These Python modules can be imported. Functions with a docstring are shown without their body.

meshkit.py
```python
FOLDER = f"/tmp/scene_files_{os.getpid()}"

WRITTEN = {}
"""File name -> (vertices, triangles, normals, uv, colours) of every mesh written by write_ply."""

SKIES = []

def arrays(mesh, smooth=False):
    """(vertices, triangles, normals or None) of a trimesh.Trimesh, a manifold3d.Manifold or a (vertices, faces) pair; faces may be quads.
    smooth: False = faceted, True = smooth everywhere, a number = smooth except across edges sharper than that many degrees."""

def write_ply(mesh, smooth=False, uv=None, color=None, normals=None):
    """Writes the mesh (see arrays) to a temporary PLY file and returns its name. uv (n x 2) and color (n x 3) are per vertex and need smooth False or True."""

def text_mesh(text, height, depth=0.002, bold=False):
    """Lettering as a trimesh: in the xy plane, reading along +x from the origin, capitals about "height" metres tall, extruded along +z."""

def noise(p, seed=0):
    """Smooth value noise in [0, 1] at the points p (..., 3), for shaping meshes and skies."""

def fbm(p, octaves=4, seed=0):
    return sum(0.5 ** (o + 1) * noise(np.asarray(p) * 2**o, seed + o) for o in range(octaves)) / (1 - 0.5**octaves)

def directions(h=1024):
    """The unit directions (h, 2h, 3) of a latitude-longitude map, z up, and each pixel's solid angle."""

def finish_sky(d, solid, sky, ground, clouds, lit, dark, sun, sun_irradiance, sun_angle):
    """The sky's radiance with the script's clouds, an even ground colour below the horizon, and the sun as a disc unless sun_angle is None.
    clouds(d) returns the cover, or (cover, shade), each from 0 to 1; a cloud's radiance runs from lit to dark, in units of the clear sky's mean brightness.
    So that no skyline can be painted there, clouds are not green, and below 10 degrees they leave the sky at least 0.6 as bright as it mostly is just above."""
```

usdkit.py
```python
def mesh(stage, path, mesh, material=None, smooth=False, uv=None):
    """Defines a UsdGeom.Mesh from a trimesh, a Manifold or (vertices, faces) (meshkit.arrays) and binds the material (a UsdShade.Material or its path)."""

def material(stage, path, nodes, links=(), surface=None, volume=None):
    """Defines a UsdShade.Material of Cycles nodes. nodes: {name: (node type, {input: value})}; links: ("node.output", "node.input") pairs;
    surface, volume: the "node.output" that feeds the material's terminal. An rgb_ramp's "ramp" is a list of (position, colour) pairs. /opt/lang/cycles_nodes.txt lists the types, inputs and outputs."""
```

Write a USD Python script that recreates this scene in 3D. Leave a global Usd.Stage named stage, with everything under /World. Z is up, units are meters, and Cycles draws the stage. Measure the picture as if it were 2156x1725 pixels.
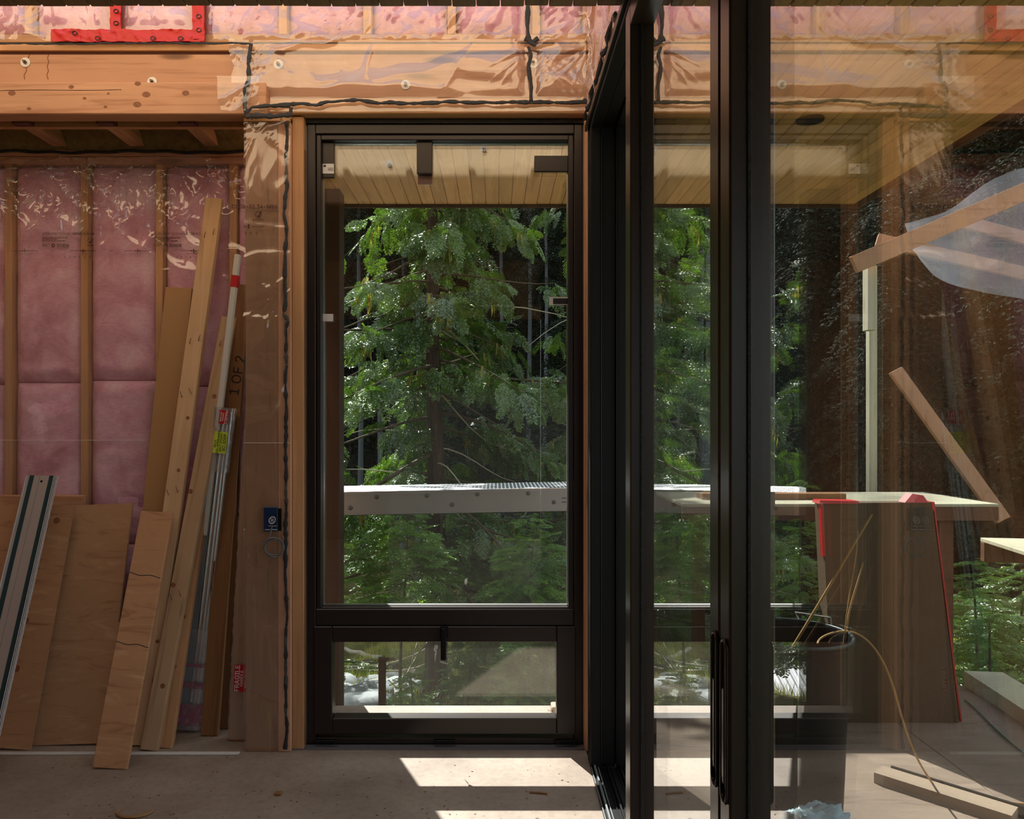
import math, random
import numpy as np, trimesh
import usdkit, meshkit
from pxr import Usd, UsdGeom, UsdLux, UsdShade, Gf, Sdf, Vt

stage = Usd.Stage.CreateInMemory()
UsdGeom.SetStageUpAxis(stage, 'Z'); UsdGeom.SetStageMetersPerUnit(stage, 1.0)
UsdGeom.Xform.Define(stage, '/World'); UsdGeom.Scope.Define(stage, '/World/Looks')
random.seed(7); RNG = np.random.default_rng(7)
PI = math.pi

# ------------------------------------------------------------------ camera, sky, sun, exposure
F, CX, CY, EYE = 1600.0, 1046.0, 895.0, 1.57
cam = UsdGeom.Camera.Define(stage, '/World/camera')
cam.AddTranslateOp().Set(Gf.Vec3d(0, 0, EYE)); cam.AddRotateXOp().Set(90.0)
cam.CreateFocalLengthAttr(F / 2156 * 36); cam.CreateHorizontalApertureAttr(36.0); cam.CreateVerticalApertureAttr(36.0 * 1725 / 2156)
cam.CreateHorizontalApertureOffsetAttr((1078 - CX) / 2156 * 36); cam.CreateVerticalApertureOffsetAttr((CY - 862.5) / 2156 * 36)
cam.CreateClippingRangeAttr(Gf.Vec2f(0.05, 2000)); cam.CreateFStopAttr(0.0)
cam.CreateExposureAttr(0.18)

sky = UsdLux.DomeLight.Define(stage, '/World/sky'); sky.CreateIntensityAttr(0.37); sky.CreateColorAttr(Gf.Vec3f(0.82, 0.91, 1.0))
SUN = np.array([-0.43, 1.0, 1.07]); SUN /= np.linalg.norm(SUN)
sun = UsdLux.DistantLight.Define(stage, '/World/sun'); sun.CreateIntensityAttr(2.9); sun.CreateNormalizeAttr(True); sun.CreateAngleAttr(0.53); sun.CreateColorAttr(Gf.Vec3f(1.0, 0.965, 0.91))
_q = Gf.Rotation(Gf.Vec3d(0, 0, 1), Gf.Vec3d(*SUN.tolist())); sun.AddTransformOp().Set(Gf.Matrix4d().SetRotate(_q))

# ------------------------------------------------------------------ helpers
def X(u, Y): return (u - CX) * Y / F
def Z(v, Y): return EYE - (v - CY) * Y / F
def P(u, v, Y): return np.array([X(u, Y), Y, Z(v, Y)])
def YF(v, z=0.0): return (EYE - z) * F / (v - CY)              # depth of a floor point seen at row v
def fl(u, v): y = YF(v); return np.array([X(u, y), y, 0.0])

_used = {}
def npath(parent, name):
    n = _used.get((parent, name), 0); _used[(parent, name)] = n + 1
    return f'{parent}/{name}' + (f'_{n:03d}' if n else '')
def pth(p): return '/World' if p is None else (p if isinstance(p, str) else str(p.GetPath()))
def tag(o, label=None, cat=None, group=None, kind=None):
    p = o.GetPrim() if hasattr(o, 'GetPrim') else o
    for k, v in (('label', label), ('category', cat), ('group', group), ('kind', kind)):
        if v: p.SetCustomDataByKey(k, v)
    return p
def obj(name, mesh, m, parent=None, smooth=False, label=None, cat=None, group=None, kind=None):
    o = usdkit.mesh(stage, npath(pth(parent), name), mesh, m, smooth=smooth)
    return tag(o, label, cat, group, kind)
def thing(name, label=None, cat=None, loc=(0, 0, 0), rotz=0.0, group=None, kind=None, mtx=None, parent=None):
    x = UsdGeom.Xform.Define(stage, npath(pth(parent), name))
    if mtx is not None: x.AddTransformOp().Set(Gf.Matrix4d(*np.asarray(mtx).T.ravel().tolist()))
    else:
        x.AddTranslateOp().Set(Gf.Vec3d(*map(float, loc)))
        if rotz: x.AddRotateZOp().Set(math.degrees(rotz))
    return tag(x, label, cat, group, kind)
def dup(root, loc, rotz=0.0, scale=1.0, label=None, group=None):
    was = root.GetCustomData()
    x = UsdGeom.Xform.Define(stage, npath('/World', root.GetName().rstrip('0123456789').rstrip('_')))
    x.GetPrim().GetReferences().AddInternalReference(root.GetPath()); x.GetPrim().SetInstanceable(True)
    x.ClearXformOpOrder()
    for a in list(x.GetPrim().GetAttributes()): pass
    s = scale if np.ndim(scale) else (scale,) * 3
    m = Gf.Matrix4d().SetScale(Gf.Vec3d(*map(float, s))) * Gf.Matrix4d().SetRotate(Gf.Rotation(Gf.Vec3d(0, 0, 1), math.degrees(rotz))) * Gf.Matrix4d().SetTranslate(Gf.Vec3d(*map(float, loc)))
    x.AddTransformOp(opSuffix='place').Set(m)
    return tag(x, label or was['label'], was['category'], group or was.get('group'))
cat_ = trimesh.util.concatenate
def tm(v, f): return trimesh.Trimesh(np.asarray(v, float), np.asarray(f, int), process=False)
def box(x0, x1, y0, y1, z0, z1, b=0.0):
    """A box with chamfered edges of width b."""
    x0, x1 = min(x0, x1), max(x0, x1); y0, y1 = min(y0, y1), max(y0, y1); z0, z1 = min(z0, z1), max(z0, z1)
    b = min(b, (x1 - x0) * .4, (y1 - y0) * .4, (z1 - z0) * .4)
    if b <= 0: 
        m = trimesh.creation.box((x1 - x0, y1 - y0, z1 - z0)); m.apply_translation(((x0 + x1) / 2, (y0 + y1) / 2, (z0 + z1) / 2)); return m
    v = _BEV_V.copy(); lo = np.array([x0, y0, z0]); hi = np.array([x1, y1, z1])
    out = np.where(_BEV_S < 0, lo + b * _BEV_I, hi - b * _BEV_I)
    return tm(out, _BEV_F)
def _bev():
    S, I = [], []
    for s in np.ndindex(2, 2, 2):
        for k in range(3):
            S.append([1 if a else -1 for a in s]); I.append([0 if j == k else 1 for j in range(3)])
    S, I = np.array(S), np.array(I)
    pts = S * (1 - .2 * I)
    h = trimesh.convex.convex_hull(pts)
    idx = [int(np.argmin(np.linalg.norm(pts - p, axis=1))) for p in h.vertices]
    return pts, S[idx], I[idx], h.faces
_BEV_V, _BEV_S, _BEV_I, _BEV_F = _bev()
def tube(pts, r, n=8, cap=True, flat=None):
    """A tube along a polyline. r: a number or one per point."""
    pts = np.asarray(pts, float); k = len(pts); r = np.broadcast_to(np.asarray(r, float), (k,))
    t = np.gradient(pts, axis=0); t /= np.linalg.norm(t, axis=1, keepdims=True) + 1e-12
    up = np.array([0, 0, 1.0]) if abs(t[0][2]) < .9 else np.array([1.0, 0, 0])
    a = np.cross(up, t[0]); a /= np.linalg.norm(a); V = []
    for i in range(k):
        a = a - t[i] * (a @ t[i]); a /= np.linalg.norm(a) + 1e-12; b = np.cross(t[i], a)
        for j in range(n):
            w = 2 * PI * j / n; V.append(pts[i] + r[i] * (a * math.cos(w) + b * math.sin(w)))
    Fc = []
    for i in range(k - 1):
        for j in range(n):
            p, q = i * n + j, i * n + (j + 1) % n; Fc += [[p, q, q + n], [p, q + n, p + n]]
    if cap:
        V += [pts[0], pts[-1]]; c0, c1 = k * n, k * n + 1
        for j in range(n): Fc += [[c0, (j + 1) % n, j], [c1, (k - 1) * n + j, (k - 1) * n + (j + 1) % n]]
    m = tm(V, Fc)
    if flat is not None:                                           # squash along an axis: (axis, factor, about)
        ax, fac, ab = flat; m.vertices[:, ax] = ab + (m.vertices[:, ax] - ab) * fac
    return m
def grid(nx, nz):
    i, j = np.meshgrid(np.arange(nx), np.arange(nz)); a = (j * nx + i)[:-1, :-1].ravel()
    return np.vstack([np.stack([a, a + 1, a + nx + 1], 1), np.stack([a, a + nx + 1, a + nx], 1)])
def smooth_line(p, n=8):
    from scipy.interpolate import CubicSpline
    p = np.asarray(p, float); s = np.r_[0, np.cumsum(np.linalg.norm(np.diff(p, axis=0), axis=1))]
    return CubicSpline(s, p)(np.linspace(0, s[-1], n))
def lathe(prof, n=48):
    return trimesh.creation.revolve(np.asarray(prof, float), sections=n)
def cyl(r, h, axis='z', n=24, at=(0, 0, 0)):
    m = trimesh.creation.cylinder(r, h, sections=n)
    if axis == 'y': m.apply_transform(trimesh.transformations.rotation_matrix(PI / 2, [1, 0, 0]))
    if axis == 'x': m.apply_transform(trimesh.transformations.rotation_matrix(PI / 2, [0, 1, 0]))
    m.apply_translation(at); return m
def text(s, h, at, face='-y', rot=0.0, depth=.0008, bold=False, center=True):
    """Lettering on a plane facing -y (read from the camera), turned by rot about that normal."""
    m = meshkit.text_mesh(s, h, depth, bold)
    if center: m.apply_translation([-m.bounds[:, 0].mean(), -m.bounds[:, 1].mean(), 0])
    m.apply_transform(trimesh.transformations.rotation_matrix(rot, [0, 0, 1]))
    m.apply_transform(trimesh.transformations.rotation_matrix(PI / 2, [1, 0, 0]))
    m.apply_translation(at); return m

# ------------------------------------------------------------------ materials
def srgb(*c): return tuple(((x / 255) / 12.92 if x / 255 < .04045 else ((x / 255 + .055) / 1.055) ** 2.4) for x in c)
LK = '/World/Looks/'
def mat(name, nodes, links=(), surface='p.BSDF'): return usdkit.material(stage, LK + name, nodes, links, surface=surface)
def plain(name, col, rough=.5, metal=0.0, bump=0.0, bs=60, spec=.5, var=.0, coat=0.0):
    n = {'p': ('principled_bsdf', {'base_color': col, 'roughness': rough, 'metallic': metal, 'specular_ior_level': spec, 'coat_weight': coat})}; l = []
    if bump or var:
        n['tc'] = ('texture_coordinate', {}); n['nz'] = ('noise_texture', {'scale': bs, 'detail': 5.0, 'roughness': .6}); l += [('tc.object', 'nz.vector')]
    if bump: n['b'] = ('bump', {'strength': bump, 'distance': .01}); l += [('nz.fac', 'b.height'), ('b.normal', 'p.normal')]
    if var:
        n['r'] = ('rgb_ramp', {'ramp': [(.25, tuple(c * (1 - var) for c in col)), (.75, tuple(min(1, c * (1 + var)) for c in col))]}); l += [('nz.fac', 'r.fac'), ('r.color', 'p.base_color')]
    return mat(name, n, l)
def wood(name, dark, mid, light, axis='x', along=1.1, cross=26.0, rough=.62, knots=.5, knotc=None, distort=.8, bump=0, rnd=.2, spec=.3):
    sc = {'x': (along, cross, cross), 'y': (cross, along, cross), 'z': (cross, cross, along)}[axis]
    ks = {'x': (1.5, 6.5, 6.5), 'y': (6.5, 1.5, 6.5), 'z': (6.5, 6.5, 1.5)}[axis]
    knotc = knotc or tuple(c * .35 for c in dark)
    n = {'tc': ('texture_coordinate', {}), 'oi': ('object_info', {}), 'm1': ('math', {'math_type': 'multiply', 'value2': 31.7}), 'cx': ('combine_xyz', {}),
         'ad': ('vector_math', {'math_type': 'add'}), 'mp': ('mapping', {'scale': sc}), 'nz': ('noise_texture', {'scale': 1.0, 'detail': 4.0, 'roughness': .62, 'distortion': distort}),
         'rp': ('rgb_ramp', {'ramp': [(.28, dark), (.45, mid), (.56, mid), (.72, light)]}),
         'kp': ('mapping', {'scale': ks}), 'kv': ('voronoi_texture', {'scale': 1.0, 'randomness': 1.0}),
         'kr': ('rgb_ramp', {'ramp': [(0, (1, 1, 1)), (.05 + .06 * knots, (.8, .8, .8)), (.09 + .1 * knots, (0, 0, 0)), (1, (0, 0, 0))]}),
         'km': ('math', {'math_type': 'multiply', 'value2': min(1.0, knots * 1.6)}), 'mx': ('mix_color', {'b': knotc}),
         'sm': ('noise_texture', {'scale': 2.2, 'detail': 3.0}), 'sr': ('map_range', {'from_min': .3, 'from_max': .7, 'to_min': .9, 'to_max': 1.08}),
         'rr': ('map_range', {'to_min': 1 - rnd, 'to_max': 1 + rnd * .6}), 'vm': ('math', {'math_type': 'multiply'}),
         'hs': ('hsv', {}), 'p': ('principled_bsdf', {'roughness': rough, 'specular_ior_level': spec})}
    l = [('oi.random', 'm1.value1'), ('m1.value', 'cx.x'), ('m1.value', 'cx.y'), ('m1.value', 'cx.z'), ('tc.object', 'ad.vector1'), ('cx.vector', 'ad.vector2'), ('ad.vector', 'mp.vector'), ('mp.vector', 'nz.vector'),
         ('nz.fac', 'rp.fac'), ('ad.vector', 'kp.vector'), ('kp.vector', 'kv.vector'), ('kv.distance', 'kr.fac'), ('kr.color', 'km.value1'), ('km.value', 'mx.fac'), ('rp.color', 'mx.a'), ('ad.vector', 'sm.vector'), ('sm.fac', 'sr.value'),
         ('oi.random', 'rr.value'), ('rr.result', 'vm.value1'), ('sr.result', 'vm.value2'), ('vm.value', 'hs.value'), ('mx.result', 'hs.color'), ('hs.color', 'p.base_color')]
    return mat(name, n, l)
def sheetmat(name, haze=.08, rough=.12, boost=1.0, base=.03, hazec=(.9, .9, .92), tint=(.99, .99, .99), power=5.0):
    """Clear film or pane: Schlick reflection, straight transmission, a little haze."""
    n = {'lw': ('layer_weight', {'blend': .5}), 'pw': ('math', {'math_type': 'power', 'value2': power}), 'ma': ('math', {'math_type': 'multiply_add', 'value2': boost * (1 - base), 'value3': base, 'use_clamp': True}),
         't': ('transparent_bsdf', {'color': tint}), 'g': ('glossy_bsdf', {'color': (1, 1, 1), 'roughness': rough}), 'd': ('diffuse_bsdf', {'color': hazec}),
         'tr': ('translucent_bsdf', {'color': hazec}), 'hd': ('mix_closure', {'fac': .5}), 'm1': ('mix_closure', {}), 'm2': ('mix_closure', {'fac': haze})}
    l = [('lw.facing', 'pw.value1'), ('pw.value', 'ma.value1'), ('ma.value', 'm1.fac'), ('t.BSDF', 'm1.closure1'), ('g.BSDF', 'm1.closure2'), ('m1.closure', 'm2.closure1'), ('d.BSDF', 'hd.closure1'), ('tr.BSDF', 'hd.closure2'), ('hd.closure', 'm2.closure2')]
    return mat(name, n, l, surface='m2.closure')
M = {}
fir = (srgb(172, 120, 88), srgb(200, 150, 116), srgb(216, 170, 134))
for ax in 'xyz':
    M['fir_' + ax] = wood('fir_' + ax, *fir, axis=ax, knots=.55)
    M['clear_' + ax] = wood('clear_fir_' + ax, srgb(184, 132, 92), srgb(206, 156, 112), srgb(220, 174, 130), axis=ax, knots=.0, cross=34)
M['spruce'] = wood('pale_spruce', srgb(176, 138, 104), srgb(206, 168, 130), srgb(220, 184, 146), axis='z', knots=.45, cross=20)
M['cedar'] = wood('cedar_board', srgb(150, 112, 62), srgb(186, 146, 88), srgb(204, 166, 106), axis='y', knots=.25, cross=22, rnd=.16)
M['soffit_in'] = wood('ceiling_board', srgb(120, 96, 70), srgb(140, 114, 84), srgb(156, 128, 96), axis='y', knots=.2, cross=22, rnd=.12)
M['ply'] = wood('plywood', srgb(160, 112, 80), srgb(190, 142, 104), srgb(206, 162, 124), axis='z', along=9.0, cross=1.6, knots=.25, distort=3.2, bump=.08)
M['ply_h'] = wood('plywood_cross', srgb(166, 120, 88), srgb(196, 150, 112), srgb(212, 170, 132), axis='z', along=12.0, cross=2.2, knots=.0, distort=2.2, bump=.08)
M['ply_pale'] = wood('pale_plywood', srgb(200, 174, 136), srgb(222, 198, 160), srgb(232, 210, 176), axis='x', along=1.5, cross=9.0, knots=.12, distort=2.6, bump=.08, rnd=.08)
M['ply_deck'] = wood('deck_plywood', srgb(146, 128, 112), srgb(168, 148, 130), srgb(182, 164, 144), axis='x', along=2.0, cross=10.0, knots=.1, distort=2.4, bump=.08, rnd=.08)
M['ply_worn'] = wood('worn_deck_plywood', srgb(110, 96, 84), srgb(132, 116, 102), srgb(148, 132, 116), axis='x', along=2.0, cross=10.0, knots=.1, distort=2.4, rnd=.08)  # same deck plywood, with the shade under the overhang put into its colour
M['ply_grey'] = wood('weathered_plywood', srgb(160, 156, 132), srgb(188, 184, 158), srgb(204, 200, 176), axis='x', along=1.5, cross=9.0, knots=.0, distort=1.5, bump=.08, rnd=.05)
M['mdf'] = plain('fibreboard', srgb(168, 126, 82), .6, bump=.05, bs=300, var=.05)
M['ply_post'] = wood('oiled_panel', srgb(122, 88, 62), srgb(158, 118, 88), srgb(178, 138, 104), axis='z', along=1.6, cross=15.0, knots=.12, distort=1.6, bump=.05, rnd=.05)
M['brown'] = wood('brown_board', srgb(112, 76, 46), srgb(142, 100, 64), srgb(158, 116, 78), axis='z', knots=.1, cross=22, rnd=.08)
M['white_lumber'] = wood('pale_lumber', srgb(190, 180, 150), srgb(212, 204, 178), srgb(224, 216, 190), axis='z', knots=.2)
M['dark_post'] = wood('dark_stained_wood', srgb(46, 32, 22), srgb(62, 44, 32), srgb(76, 54, 40), axis='z', knots=.0, cross=40)
M['redsteel'] = plain('red_primer_steel', srgb(92, 44, 36), .5, bump=.08, bs=40)
M['bronze'] = plain('dark_bronze_frame', (.021, .014, .012), .36, spec=.4)
M['bronze_door'] = plain('door_bronze', (.046, .033, .028), .3, spec=.6)
M['black'] = plain('black_plastic', (.006, .006, .006), .5, spec=.18)
M['rubber'] = plain('black_sealant', (.02, .02, .022), .6, bump=.6, bs=120)
M['steel'] = plain('zinc_steel', (.62, .62, .62), .32, metal=1.0, bump=.04, bs=90)
M['rivet'] = plain('grey_rivet', (.10, .105, .11), .4, metal=.4)
M['galv'] = plain('galvanised_washer', srgb(206, 204, 200), .4, metal=.25)
M['rust'] = plain('dull_bolt', srgb(120, 96, 80), .45, metal=.7)
M['foam'] = plain('spray_foam', srgb(126, 104, 62), .8, bump=.8, bs=26, var=.35)
M['pink'] = mat('pink_glass_wool', {
    'tc': ('texture_coordinate', {}), 'n1': ('noise_texture', {'scale': 5.0, 'detail': 4.0, 'roughness': .62, 'distortion': .6}), 'mp': ('mapping', {'scale': (40, 40, 140)}), 'n2': ('noise_texture', {'scale': 1.0, 'detail': 4.0, 'roughness': .7, 'distortion': .5}),
    'r1': ('rgb_ramp', {'ramp': [(.3, srgb(202, 140, 164)), (.5, srgb(228, 174, 198)), (.7, srgb(242, 206, 224))]}), 'r2': ('rgb_ramp', {'ramp': [(.25, (.72, .66, .68)), (.6, (1, 1, 1))]}), 'mx': ('mix_color', {'blend_type': 'multiply', 'fac': .8}),
    'p': ('principled_bsdf', {'roughness': .95, 'specular_ior_level': .05})},
    [('tc.object', 'n1.vector'), ('tc.object', 'mp.vector'), ('mp.vector', 'n2.vector'), ('n1.fac', 'r1.fac'), ('n2.fac', 'r2.fac'), ('r1.color', 'mx.a'), ('r2.color', 'mx.b'), ('mx.result', 'p.base_color')])
M['poly'] = sheetmat('clear_polythene', haze=.09, rough=.05, boost=1.2, base=.14, power=3.5, hazec=(.92, .88, .9))
M['poly_low'] = sheetmat('thin_clear_polythene', haze=.07, rough=.09, boost=1.1, base=.11, power=3.5, hazec=(.92, .86, .86))
M['wrap'] = sheetmat('stretch_wrap', haze=.22, rough=.10, boost=1.0, base=.16, power=3.0, hazec=(.86, .86, .9))
M['tarp'] = sheetmat('tarpaulin', haze=.24, rough=.3, base=.05, hazec=(.5, .54, .62))
M['glass'] = sheetmat('pane_glass', haze=.004, rough=0.0, base=.085, boost=1.25, tint=(.975, .985, .975), hazec=(.9, .9, .85))
M['glass_dusty'] = sheetmat('dusty_glass', haze=.013, rough=0.0, base=.08, boost=1.0, tint=(.97, .98, .97), hazec=(.9, .88, .76))
M['door_glass'] = sheetmat('door_glass', haze=.002, rough=0.0, base=.17, boost=1.25, power=4.0, tint=(.95, .97, .955), hazec=(.9, .9, .85))
M['red'] = plain('red_sheathing_tape', srgb(196, 20, 26), .42)
M['redlab'] = plain('red_label', srgb(196, 24, 36), .4)
M['white'] = plain('white_print', srgb(232, 230, 226), .5)
M['offwhite'] = plain('white_foam', srgb(214, 212, 208), .6, bump=.1, bs=80)
M['lab'] = plain('paper_label', srgb(206, 202, 204), .5)
M['yellow'] = plain('yellow_paper', srgb(206, 226, 74), .5)
M['ink'] = plain('black_ink', (.012, .01, .012), .5)
M['inkred'] = plain('faded_ink', srgb(70, 28, 30), .5)
M['alu'] = plain('aluminium', (.72, .73, .75), .3, metal=1.0, bump=.02, bs=200)
M['alu_dull'] = plain('dull_aluminium', (.26, .28, .285), .42, metal=.35, bump=.03, bs=150)
M['alu_rail'] = plain('anodised_aluminium', srgb(196, 192, 192), .38, metal=.55)
M['teal'] = plain('dark_teal_strip', srgb(22, 56, 62), .5)
M['blue'] = plain('blue_plastic', srgb(10, 40, 78), .4)
M['grey'] = plain('grey_cable', srgb(104, 108, 112), .45)
M['flash'] = plain('grey_flashing', srgb(120, 116, 120), .5, metal=.3, bump=.05, bs=60)
M['floor'] = mat('dusty_floor', {
    'tc': ('texture_coordinate', {}), 'n1': ('noise_texture', {'scale': 2.2, 'detail': 5.0, 'roughness': .65}), 'n2': ('noise_texture', {'scale': 34.0, 'detail': 4.0, 'roughness': .7}), 'v': ('voronoi_texture', {'scale': 42.0, 'randomness': 1.0}),
    'r1': ('rgb_ramp', {'ramp': [(.3, srgb(136, 121, 109)), (.52, srgb(155, 140, 126)), (.75, srgb(171, 157, 142))]}), 'r2': ('rgb_ramp', {'ramp': [(.3, (.82, .8, .78)), (.55, (1, 1, 1))]}),
    'vr': ('rgb_ramp', {'ramp': [(0, (.42, .36, .3)), (.05, (.5, .44, .38)), (.085, (1, 1, 1)), (1, (1, 1, 1))]}), 'm1': ('mix_color', {'blend_type': 'multiply', 'fac': 1.0}), 'm2': ('mix_color', {'blend_type': 'multiply', 'fac': .8}),
    'p': ('principled_bsdf', {'roughness': .6, 'specular_ior_level': .35})},
    [('tc.object', 'n1.vector'), ('tc.object', 'n2.vector'), ('tc.object', 'v.vector'), ('n1.fac', 'r1.fac'), ('n2.fac', 'r2.fac'), ('v.distance', 'vr.fac'), ('r1.color', 'm1.a'), ('r2.color', 'm1.b'), ('m1.result', 'm2.a'), ('vr.color', 'm2.b'), ('m2.result', 'p.base_color')])
# ================================================================== THE SETTING
YW, YP, ZC = 3.653, 4.092, 3.0            # face of the beam wall, face of the recessed stud wall, ceiling height
XG = .466                                 # outer pane plane of the sliding doors
XD = .4276                                # inner face of the door panels
def wall_x(u): return X(u, YW)
def wall_z(v): return Z(v, YW)

# floor
fo = thing('floor', 'dusty grey-brown construction floor inside the room', None, kind='structure')
obj('slab', box(-3.3, .43, -2.9, 4.25, -.22, 0), M['floor'], fo)
obj('threshold', box(.43, .60, -2.9, 3.7, -.22, -.022), M['floor'], fo)
obj('trim_1', box(-3.2, wall_x(508), 3.612, 3.64, 0, .006, .002), M['offwhite'], kind='structure', label='thin white strip lying across the floor before the leaning boards')

# ceiling boards and roof
ce = thing('ceiling', 'tongue-and-groove board ceiling ending at the skylight slot', None, kind='structure')
BW = .0823; yed = 2.594
k0 = math.floor(-2.9 / BW)
def board_box(x, w, y0, y1, z): return box(x + .0015, x + w - .0015, y0, y1, z, z + .018, .003)
for k in range(k0, int(.43 / BW) + 1):
    x = k * BW + .012
    if x + BW < .60: obj('board', board_box(x, BW, .9, yed + .006 * RNG.random(), ZC + .001 * RNG.random()), M['soffit_in'], ce)
obj('roof_slab', box(-3.3, 2.334, -2.9, yed - .02, ZC + .02, ZC + .30), M['fir_x'], ce)
so = thing('ceiling', 'pale cedar board soffit under the roof overhang outside', None, kind='structure')
for k in range(math.floor(-1.0 / BW), int(2.334 / BW) + 1):
    x = k * BW + .012; w = min(BW, 2.334 - x)
    if w < .02: continue
    obj('board', board_box(x, w, 3.835 if x < .60 else .2, 4.92, ZC + .001 * RNG.random()), M['cedar'], so)
obj('downlight', cat_([cyl(.05, .006, 'z', 28, (1.468, 3.558, ZC - .003)), lathe([(.05, -.004), (.062, -.004), (.062, .002), (.05, .002)], 28).apply_translation((1.468, 3.558, ZC - .002))]), M['black'], so)
obj('roof_slab', box(-.985, .60, 3.835, 4.92, ZC + .02, ZC + .28), M['fir_x'], so)
obj('roof_slab', box(-3.3, -.99, 4.255, 4.92, ZC + .02, ZC + .28), M['fir_x'], so)
obj('roof_slab', box(.60, 2.334, yed - .02, 4.92, ZC + .02, ZC + .28), M['fir_x'], so)
obj('fascia', box(-3.3, 2.36, 4.921, 4.945, ZC - .02, ZC + .32, .003), M['dark_post'], so)
obj('fascia', box(2.334, 2.36, -2.9, 4.92, ZC - .02, ZC + .32, .003), M['dark_post'], so)

# skylight upstand on the camera's side: plywood with bolts
wf = thing('wall_front', 'sunlit plywood upstand of the skylight slot facing the beam wall', None, kind='structure')
for i in range(4):
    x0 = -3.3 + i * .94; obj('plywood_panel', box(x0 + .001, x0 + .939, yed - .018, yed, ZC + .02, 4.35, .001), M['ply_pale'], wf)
for (x, z) in ((-.086, 3.37), (-.70, 3.27), (-1.3, 3.37), (.3, 3.27), (-1.9, 3.27)):
    obj('bolt', cat_([cyl(.026, .004, 'y', 20, (x, yed + .002, z)), cyl(.013, .02, 'y', 6, (x, yed + .012, z))]), M['galv'], wf)

wl = obj('wall_left', box(-3.4, -3.3, -2.9, 4.3, 0, 4.4), M['ply'], kind='structure')
wr0 = obj('wall_rear', box(-3.4, .6, -3.0, -2.9, 0, 3.3), plain('building_paper', srgb(62, 58, 54), .8), kind='structure')  # unseen wall, made dark to take bounce light out of the room

# ---- the stud wall with its insulation
wb = thing('wall_back', 'open stud wall stuffed with pink insulation', None, kind='structure')
obj('sheathing', box(-3.3, -.99, 4.235, 4.25, 0, 3.3), M['ply'], wb)
obj('sheathing', box(-3.3, .52, 3.80, 3.83, 3.06, 4.49), M['ply'], wb)
studs_low = [X(17, YP), X(177, YP), X(335, YP), X(490, YP)]
studs_low = [studs_low[0] - .406] + studs_low + [-1.228]
for x in studs_low: obj('stud', box(x - .019, x + .019, YP, 4.232, .04, 2.975, .002), M['clear_z'], wb)
obj('plate', box(-3.3, -1.21, YP, 4.232, 0, .038, .002), M['fir_x'], wb)
obj('plate', box(-3.3, -1.21, YP - .002, 4.232, 2.977, 3.014, .002), M['fir_x'], wb)
obj('plate', box(-3.3, -1.21, YP - .012, 4.232, 3.016, 3.05, .002), M['fir_x'], wb)
obj('blocking_board', box(X(-90, YP), X(184, YP), YP - .045, YP - .007, Z(1065, YP) - .06, Z(1042, YP), .002), M['fir_x'], wb)
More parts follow.
